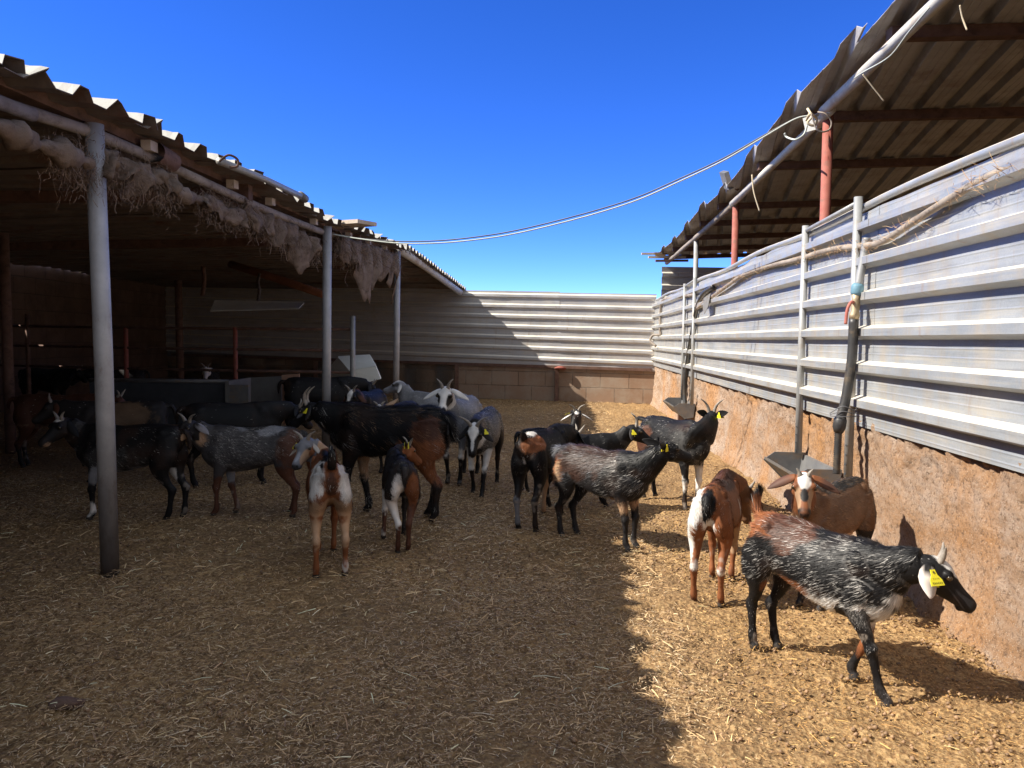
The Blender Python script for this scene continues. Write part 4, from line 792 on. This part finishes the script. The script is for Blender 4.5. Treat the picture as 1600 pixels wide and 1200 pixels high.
        if eartag is not None and s in (eartag if isinstance(eartag, tuple) else (eartag,)):
            c = a+dr*(L_*.34); w3 = V(0, 0, -1); w3 = (w3-nn*w3.dot(nn)).normalized(); l3 = w3.cross(nn).normalized()
            for sg in (1, -1):
                prof = [(-.010, -.018), (.010, -.018), (.013, .002), (.027, .022), (.030, .044), (-.030, .044), (-.027, .022), (-.013, .002)]; K = (.046 if d < 3 else .036)/H/.06/1.2
                base = c+nn*(sg*.015*hs+.004*sg); A_ = [(base+l3*(x*K*1.2)+w3*(z*K*1.2))*H for x, z in prof]; n_ = nn*sg*.0022; m = MB(); m.add(A_+[q+n_ for q in A_], [tuple(range(8))[::-1], tuple(range(8, 16))]+[(i, (i+1) % 8, 8+(i+1) % 8, 8+i) for i in range(8)])
                tg_ = obj('ear_tag', m.vf, 'tag', root, False, None, True)
                if d < 3: 
                    m = MB()
                    for kx in range(6):
                        q = (base+l3*((-.020+.008*kx)*K*1.2)+w3*(.034*K*1.2))*H+n_*1.4; m.add([q-l3*.0016-w3*.0028, q+l3*.0012-w3*.0028, q+l3*.0012+w3*.0028, q-l3*.0016+w3*.0028], [(0, 1, 2, 3)])
                    for kx in range(4):
                        q = (base+l3*((-.012+.008*kx)*K*1.2)+w3*(.017*K*1.2))*H+n_*1.4; m.add([q-l3*.0010-w3*.0018, q+l3*.0010-w3*.0018, q+l3*.0010+w3*.0018, q-l3*.0010+w3*.0018], [(0, 1, 2, 3)])
                    q = (base+w3*(-.008*K))*H+n_*1.4; m.add([q+l3*(.004*math.cos(t))+w3*(.004*math.sin(t)) for t in np.arange(0, 6.2, .8)], [tuple(range(8))]); obj('tag_print', m.vf, 'tag_ink', tg_, False, None, True)
        # horn
        if horns:
            hl2, spread, back = horns[:3]; hl2 *= .84; a = hw(.012, s*.026, .058); u1 = (hu*.9+hl_*(s*spread*.4)-hf*.15).normalized(); u2 = (hu*.6+hl_*(s*spread*1.5)-hf*back).normalized()
            pts = [a-u1*.02, a+u1*(hl2*.3), a+u1*(hl2*.3)+(u1+u2).normalized()*(hl2*.35), a+u1*(hl2*.3)+(u1+u2).normalized()*(hl2*.35)+u2*(hl2*.4)]
            P_ = smooth_path(pts, 5); m_ = len(P_); k0 = .020*hs; v, f = tube([q*H for q in P_], [H*(k0*(1-i/(m_-1))**.75+.002)*(1+.06*math.sin(i*2.2)) for i in range(m_)], 10); obj('horn', (v, f), 'horn', root, True, None, True)
        c = hw(.088, s*.0685, .028)*H; r = .0165*hs*H; v = []; f = []
        v, f = lump((0, 0, 0), (1, 1, 1), 1, 6); v = np.array([(math.sin(math.pi*i/6)*math.cos(math.pi*j/6), math.sin(math.pi*i/6)*math.sin(math.pi*j/6), math.cos(math.pi*i/6)) for i in range(7) for j in range(12)])*r+np.array(c); obj('eye', (v, f), 'eye', root, True, None, True)
    return root
def coat_head(coat):
    c = BK
    for op in coat:
        if op[0] == 'all': c = op[1]
        if op[0] == 'seg' and 'head' in op[1]: c = op[2]
    return c
LEGS = ['fl', 'fr', 'hl', 'hr']
BLAZE = ('H', WH, (.08, 0, .07), (.10, .034, .05))
# 1 the goat walking out of the lower right
goat((1.045, 2.52), -57, .50, 'black and white flecked goat with rusty rump walking by the concrete wall, nearest', (14, 20, .27), (34, -34),
     [('all', BK), ('T', BR, (-.44, 0, .93), (.26, .22, .16)), ('T', RB, (-.20, 0, .90), (.22, .2, .14)), ('belly', .585, WH), ('T', WH, (.40, 0, .60), (.10, .06, .12)), ('T', BR, (-.16, -.12, .58), (.16, .10, .05)), ('seg', ['hl', 'hr'], BK), ('T', BR, (-.34, -.14, .42), (.06, .08, .14)), ('leg', ['fl'], .36, .5, WH), ('leg', ['fl'], .24, .36, BR), ('leg', ['fr', 'fl'], .0, .12, DK), ('Ts', WH, (-.50, 0, .70), (.05, .07, .16)), ('seg', ['tail'], BK), ('T', BR, (-.53, 0, 1.0), (.05, .06, .10)), ('T', WH, (.45, 0, .68), (.09, .07, .10)),
      ('H', WH, (.06, 0, .08), (.09, .046, .06)), ('H', DK, (.22, 0, -.03), (.09, .06, .06)), ('roan', WH, .36, ['torso', 'neck'], (.12, 0, .72), (.58, .5, .30)), ('roan', WH, .42, ['torso', 'neck', 'fl', 'fr'], (.36, 0, .62), (.22, .3, .26))],
     {'fr': (.21, .0, 0), 'fl': (-.12, 0, 0), 'hr': (-.06, .02, 0), 'hl': (.02, 0, 0)}, 1.08, .050, ('droop', 1.0, (.50, .44, .40), 1.35), (.135, .25, .35), 'up', (1, -1), 28000, .052, .0036, .97, 1.0, 3, 0, .012)
# 2 brown goat against the wall
goat((1.37, 3.24), 222, .525, 'brown goat with a white forehead facing the viewer in front of the near drinking trough', (16, 60, .33), (30, -34),
     [('all', CB), ('T', BK, (0, 0, .98), (.55, .12, .10)), ('T', TN, (.05, .1, .55), (.22, .16, .07)), ('seg', ['neck'], BR), ('T', WH, (.48, .02, .78), (.10, .05, .14)), ('seg', LEGS, DK), ('T', DK, (-.46, .1, .60), (.10, .12, .22)), ('seg', ['head'], BR), ('H', TN, (.14, .04, .0), (.14, .022, .05)), ('H', WH, (.05, 0, .07), (.085, .046, .05)), ('H', DK, (.16, 0, .03), (.05, .028, .05)), ('H', DK, (.25, 0, -.05), (.04, .05, .05)), ('roan', TN, .35, ['torso'], (0, 0, .75), (.6, .5, .3))],
     None, 1.08, -.01, ('out', .95, (.085, .04, .027)), (.09, .3, .2), 'down', None, 14000, .035, None, 1.08, 1, 5)
# 3 brown and white, seen from behind
goat((.92, 3.36), 66, .515, 'sunlit brown and white goat seen from behind, its head lowered toward the wall', (-26, -12, .30), (-20, -62),
     [('all', BR), ('T', WH, (-.46, .13, .80), (.22, .10, .22)), ('T', WH, (-.50, 0, .64), (.06, .05, .10)), ('T', BK, (-.52, 0, .86), (.07, .06, .12)), ('T', RB, (.1, 0, .95), (.4, .14, .12)), ('T', WH, (.05, -.16, .72), (.02, .06, .09)), ('T', WH, (-.44, .18, .50), (.12, .07, .24)), ('leg', ['hl', 'hr'], .29, .34, WH), ('leg', ['fr'], .25, .5, TN), ('T', TN, (-.3, -.16, .55), (.05, .05, .10)), ('seg', ['tail'], BK), ('seg', ['head'], CB), ('leg', LEGS, .0, .09, RB), ('roan', WH, .25, ['torso'], (0, -.1, .75), (.4, .3, .2))],
     {'hl': (-.02, .02), 'hr': (.02, -.02)}, 1.1, .0, ('droop', .9, BR), (.12, .3, .7), 'down', None, 12000, .032, None, 1.0, 1, 7)
# 4 long haired dark roan
goat((.50, 4.12), -42, .53, 'shaggy black and rusty brown goat standing side on at the edge of the sunlight', (14, 40, .36), (62, -8),
     [('all', DK), ('T', (.05, .025, .018), (-.12, 0, .86), (.38, .3, .18)), ('T', BR, (-.46, -.06, .70), (.12, .16, .16)), ('T', TN, (-.42, -.12, .68), (.06, .08, .12)), ('seg', ['neck', 'head'], BK), ('T', BK, (.42, 0, .82), (.14, .2, .16)), ('belly', .53, WH), ('leg', ['fr', 'fl'], .40, .5, TN), ('seg', ['tail'], GR), ('roan', WH, .30, ['torso'], (.28, -.1, .70), (.2, .3, .26)), ('roan', LG, .22, ['torso', 'neck'], (-.15, 0, .86), (.6, .5, .25))],
     {'fr': (.06, .0), 'fl': (.04, 0), 'hr': (-.03, 0), 'hl': (.05, 0)}, 1.02, .0, ('back', .95, BK), None, 'down', -1, 17000, .075, None, 1.0, 1.05, 9)
# 5 black goat by the far trough
goat((1.10, 5.14), -62, .60, 'glossy black goat with horns turning its head back toward the far trough', (95, 48, .28), (140, -6),
     [('all', BK), ('T', RB, (-.35, -.1, .72), (.14, .14, .14)), ('leg', ['fl', 'fr'], .26, .48, WH), ('leg', ['fr'], .30, .5, BK), ('T', GR, (.35, 0, .62), (.12, .12, .12), .6), ('H', WH, (.1, .05, .0), (.06, .02, .02)), ('roan', WH, .22, ['torso'], (.3, 0, .66), (.24, .3, .2))],
     None, 1.0, -.015, ('back', .9, BK), (.22, .5, .5), 'out', -1, 7000, .036, None, 1.1, 1.1, 11)
# 6, 8 two heads behind the roan goat
goat((.28, 5.62), 30, .47, 'black goat with white ears looking away behind the dark goat with the orange rump patch', (28, 62, .40), (62, 8),
     [('all', BK), ('H', WH, (-.06, .0, .06), (.05, .05, .03)), ('T', WH, (.47, 0, .9), (.03, .03, .1))], None, 1.1, 0, ('out', .95, WH), (.20, .7, .5), 'down', 1, 2500, .035, None, 1, 1, 13)
goat((.47, 5.05), 6, .50, 'black goat with a white forehead and long pale horns looking right behind the shaggy goat', (0, 42, .34), (-12, -22),
     [('all', BK), ('H', WH, (.05, 0, .075), (.055, .036, .04)), ('roan', WH, .2, ['neck'], (.6, 0, .9), (.2, .2, .2))], None, 1.15, 0, ('droop', .85, DK), (.24, .3, 1.6), 'down', (1, -1), 3000, .035, None, 1, 1, 15)
# 7 dark rear view, orange rump
goat((.20, 4.60), 66, .585, 'dark goat seen from behind with an orange patch and white stripe on its rump', (-15, 5, .3), (-20, -55),
     [('all', BK), ('T', WH, (-.42, 0, .965), (.08, .12, .035)), ('T', BR, (-.50, -.05, .86), (.10, .10, .075)), ('T', BR, (-.40, -.12, .88), (.12, .08, .075)), ('T', WH, (-.53, .01, .66), (.06, .02, .08)), ('leg', ['hl'], .05, .33, GR), ('leg', ['fl'], .02, .4, TN), ('seg', ['tail'], BK), ('roan', WH, .2, ['torso'], (-.3, .15, .7), (.3, .2, .2))],
     {'hl': (-.02, .0), 'hr': (-.03, -.02), 'fl': (.0, .03)}, 1.0, 0, ('droop', .9, BK), (.14, .3, .5), 'stub', None, 9000, .034, None, 1.0, 1, 17)
# 9 white face, walking to the viewer
goat((-.20, 5.55), 262, .60, 'grey flecked goat with a broad white forehead and lowered head walking toward the viewer', (4, 6, .30), (4, -42),
     [('all', DK), ('T', BK, (-.1, 0, .96), (.5, .16, .12)), ('T', WH, (.50, 0, .72), (.12, .10, .16)), ('leg', ['fl', 'fr'], .30, .56, WH), ('leg', LEGS, .0, .30, BK), ('seg', ['head'], BK), ('H', WH, (.08, 0, .07), (.15, .05, .05)), ('H', WH, (.20, 0, .02), (.08, .016, .05)), ('roan', WH, .6, ['torso', 'neck'], (.1, 0, .75), (.7, .6, .3))],
     {'fl': (.16, -.02, 0), 'fr': (-.10, .0, .0), 'hl': (-.08, 0, 0)}, 1.15, .03, ('droop', 1.0, DK), (.24, 1.0, .35), 'down', 1, 9000, .034, None, 1.05, 1, 19)
# 10 the big black one
goat((-.78, 4.72), 164, .705, 'big long haired black goat with rusty hind legs, largest of the herd', (10, 22, .32), (6, -30),
     [('all', BK), ('T', BR, (-.44, .12, .62), (.16, .16, .26)), ('T', RB, (-.38, .1, .80), (.16, .14, .10)), ('leg', ['hl', 'hr'], .33, .55, BR), ('leg', ['hl', 'hr'], 0, .33, DK), ('leg', ['fr'], .30, .55, TN), ('H', GR, (.12, .05, .0), (.08, .02, .02)), ('roan', TN, .06, ['torso'], (-.1, 0, .85), (.5, .5, .2))],
     {'fl': (.02, 0), 'fr': (-.10, 0), 'hl': (-.06, 0), 'hr': (.06, 0)}, .86, -.0, ('droop', .9, DK), (.22, .2, 2.2), 'down', 1, 22000, .085, None, .90, 1.0, 21, 0, -.022)
# 11 brown and white, looking back
goat((-.90, 3.72), 108, .545, 'brown and white goat seen from behind looking back over its shoulder at the viewer', (66, 52, .28), (152, -26),
     [('all', BR), ('T', WH, (-.34, .12, .86), (.26, .11, .22)), ('T', WH, (-.44, -.13, .82), (.22, .10, .24)), ('T', BK, (-.2, 0, .98), (.45, .055, .10)), ('T', BK, (-.40, .07, .84), (.12, .02, .20)), ('T', RB, (-.52, 0, .80), (.06, .06, .12)), ('T', TN, (-.42, 0, .58), (.2, .2, .09)), ('seg', ['tail'], BK), ('leg', ['hl', 'hr'], .27, .5, TN), ('leg', ['hl', 'hr', 'fl', 'fr'], .0, .27, BR), ('leg', ['hr'], .03, .10, WH), ('seg', ['neck'], TN), ('seg', ['head'], GR), ('H', TN, (.16, .05, -.02), (.10, .03, .06)), ('H', BR, (.03, .05, -.03), (.08, .04, .04)), ('H', LG, (.2, 0, 0), (.07, .02, .05))],
     {'hl': (-.03, .04), 'hr': (-.03, -.03), 'fl': (.0, -.03)}, 1.05, .0, ('droop', .95, (.5, .45, .4)), (.15, .8, .3), 'up', -1, 13000, .034, None, 1.0, 1, 23)
# 12 small dark rear view
goat((-.60, 4.08), 104, .50, 'small dark goat seen from behind with one white hind leg and an orange cheek', (-34, 34, .24), (-60, -30),
     [('all', DK), ('T', WH, (-.48, .06, .66), (.13, .07, .18)), ('leg', ['hl'], .30, .6, WH), ('T', BR, (-.50, -.08, .62), (.12, .08, .22)), ('leg', ['hr'], .0, .5, RB), ('leg', ['hl'], 0, .30, RB), ('leg', ['fl'], .3, .5, WH), ('leg', ['fl'], .05, .3, RB), ('leg', ['fl'], .0, .06, WH), ('T', WH, (-.54, -.01, .82), (.05, .02, .07)), ('seg', ['head'], BR), ('H', BK, (-.02, 0, .05), (.07, .08, .06))],
     {'hl': (.02, -.035), 'hr': (.02, .03), 'fl': (-.10, .06)}, 1.0, .0, ('back', .9, BK), (.14, .8, .8), 'down', -1, 8000, .034, None, .95, 1, 25)
# 13 grey one at the back
goat((-.70, 7.1), 160, .62, 'pale blue grey goat with raised head standing sideways in front of the block wall', (-4, 58, .32), (6, -10),
     [('all', LG), ('T', GR, (0, 0, .97), (.6, .14, .08)), ('roan', WH, .5, ['torso', 'neck', 'head'], (0, 0, .7), (1, 1, .5)), ('H', BK, (.05, .05, .02), (.06, .03, .03)), ('H', WH, (.03, .0, .08), (.06, .04, .03)), ('leg', LEGS, 0, .4, GR)], None, 1.0, 0, ('droop', .9, WH), None, 'down', None, 5000, .035, None, 1, 1.1, 27)
# 14 black and white face
goat((-.39, 5.95), 258, .66, 'grey goat with a black and white striped face looking over the big black goat', (-6, 62, .34), (6, -28),
     [('all', GR), ('roan', WH, .5, ['torso', 'neck'], (0, 0, .7), (1, 1, .5)), ('leg', LEGS, 0, .32, BK), ('leg', LEGS, .32, .42, WH), ('seg', ['head'], WH), ('H', BK, (.12, .062, .0), (.12, .034, .06)), ('H', BK, (.27, 0, -.04), (.06, .05, .05)), ('H', WH, (.16, 0, .03), (.14, .022, .05))], {'fl': (.05, 0), 'fr': (-.05, 0)}, 1.12, 0, ('out', .9, WH), (.16, .4, .2), 'down', None, 5000, .036, None, 1.05, 1, 29)
# 15 grey side view
goat((-1.60, 4.68), 180, .565, 'dark grey goat with silvery flanks and brown legs standing side on in the shade', (18, 40, .28), (66, -22),
     [('all', (.055, .050, .052)), ('T', LG, (.08, 0, .98), (.07, .10, .07)), ('T', LG, (-.22, .08, .95), (.16, .10, .08)), ('T', BK, (-.05, 0, .97), (.12, .06, .06)), ('seg', ['hl', 'hr'], RB), ('T', RB, (-.45, 0, .68), (.16, .3, .26)), ('leg', ['fl'], .0, .45, RB), ('leg', ['fr'], .32, .5, LG), ('leg', ['fr'], .0, .32, RB), ('seg', ['head'], DK), ('H', TN, (.16, .045, -.03), (.10, .02, .04)), ('H', WH, (.26, .03, -.04), (.025, .02, .02)), ('T', TN, (.5, .05, .85), (.07, .1, .1)), ('roan', WH, .42, ['torso', 'neck'], (.05, 0, .75), (.5, .5, .3))],
     {'fl': (.06, 0), 'fr': (-.12, 0), 'hl': (-.05, 0), 'hr': (.02, 0)}, 1.05, 0, ('out', .95, (.26, .24, .25)), (.17, .9, .2), 'down', None, 12000, .045, None, 1.02, 1.05, 31)
# 16 black one behind the post
goat((-2.28, 4.55), 180, .585, 'black goat with a white spot on its forehead standing behind the nearest grey post', (12, 40, .28), (66, -26),
     [('all', BK), ('H', WH, (.02, 0, .075), (.05, .04, .04)), ('H', TN, (.25, 0, -.07), (.05, .05, .04)), ('T', LG, (.50, 0, .72), (.08, .06, .2)), ('belly', .54, GR), ('leg', ['fl'], .05, .12, WH), ('leg', ['fl', 'fr'], .38, .52, LG), ('T', WH, (-.42, -.1, .46), (.05, .06, .10)), ('roan', WH, .3, ['torso'], (.1, 0, .62), (.4, .4, .16)), ('roan', WH, .3, ['neck'], (.5, 0, .85), (.2, .2, .3))],
     {'fl': (.05, 0), 'fr': (-.08, 0), 'hl': (.02, 0), 'hr': (-.08, 0)}, 1.05, 0, ('droop', .95, BK), (.13, .5, .3), 'down', None, 9000, .036, None, 1.02, 1, 33)
# the ones in the gloom
dim = dict(nf=1500, fl=.036, vox=.010)
goat((-3.75, 6.35), 12, .62, 'brown goat half hidden in the gloom at the far left of the shed', (0, 20, .3), (-20, -40), [('all', RB), ('leg', LEGS, .0, .3, BK), ('belly', .57, TN)], None, 1, 0, ('droop', .9, RB), (.15, .5, .4), 'down', None, seed=41, **dim)
goat((-3.72, 5.15), 300, .60, 'black and white faced goat cut by the left edge of the picture', (30, 30, .3), (10, -30), [('all', BK), ('H', WH, (.08, .03, .06), (.10, .03, .05)), ('T', WH, (.4, 0, .66), (.12, .1, .1))], None, 1.05, 0, ('droop', .95, WH), (.15, .5, .4), 'down', None, seed=43, **dim)
goat((-2.95, 5.75), 200, .62, 'tan flanked goat standing just beyond the black goat at the nearest post', (-10, 25, .3), (10, -30), [('all', DK), ('T', (.14, .085, .05), (-.1, .1, .8), (.3, .2, .2))], None, 1, 0, ('droop', .9, RB), (.15, .5, .4), 'down', None, seed=45, **dim)
goat((-2.05, 5.65), 24, .63, 'plain black goat standing beyond the head of the dark grey goat', (10, 10, .3), (0, -40), [('all', BK)], None, 1, 0, ('droop', .9, BK), (.15, .5, .4), 'down', None, seed=47, **dim)
goat((-4.45, 11.3), 285, .64, 'small far off white faced goat peering over the dark feed trough', (0, 35, .3), (0, -30), [('all', BK), ('seg', ['head'], WH)], None, 1.1, 0, ('out', 1, DK), (.17, .6, .3), 'down', None, seed=49, **dim)
goat((-1.35, 7.25), 262, .62, 'black goat with a white face stripe behind the back of the big black goat', (0, 35, .3), (-10, -34), [('all', BK), BLAZE, ('H', WH, (.2, 0, .0), (.1, .03, .06)), ('seg', ['neck'], RB)], None, 1.1, 0, ('droop', 1, RB), (.15, .6, .3), 'down', None, seed=51, **dim)
goat((-.95, 6.35), 250, .58, 'dark goat with a white topped head and pale ear peeping over the big black goat', (20, 25, .3), (30, -20), [('all', DK), ('H', WH, (.03, 0, .07), (.07, .05, .05))], None, 1.1, 0, (('up', 'out'), 1, TN), (.10, .6, .3), 'down', None, seed=53, **dim)
goat((-2.0, 8.05), 20, .70, 'black goat standing in front of the pale metal hood in the shed', (0, 5, .3), (0, -50), [('all', BK)], None, 1, 0, ('droop', 1, BK), (.15, .6, .3), 'down', None, seed=55, **dim)
goat((-6.2, 10.2), 350, .66, 'dark goat beyond the pen rails at the far left wall', (0, 20, .3), (0, -30), [('all', BK)], None, 1, 0, ('droop', 1, BK), (.15, .6, .3), 'down', None, seed=57, **dim)
goat((-5.45, 10.6), 200, .64, 'dark goat beyond the pen rails with its rump to the thin red fence post', (0, 10, .3), (0, -40), [('all', DK)], None, 1, 0, ('droop', 1, DK), (.15, .6, .3), 'down', None, seed=59, **dim)
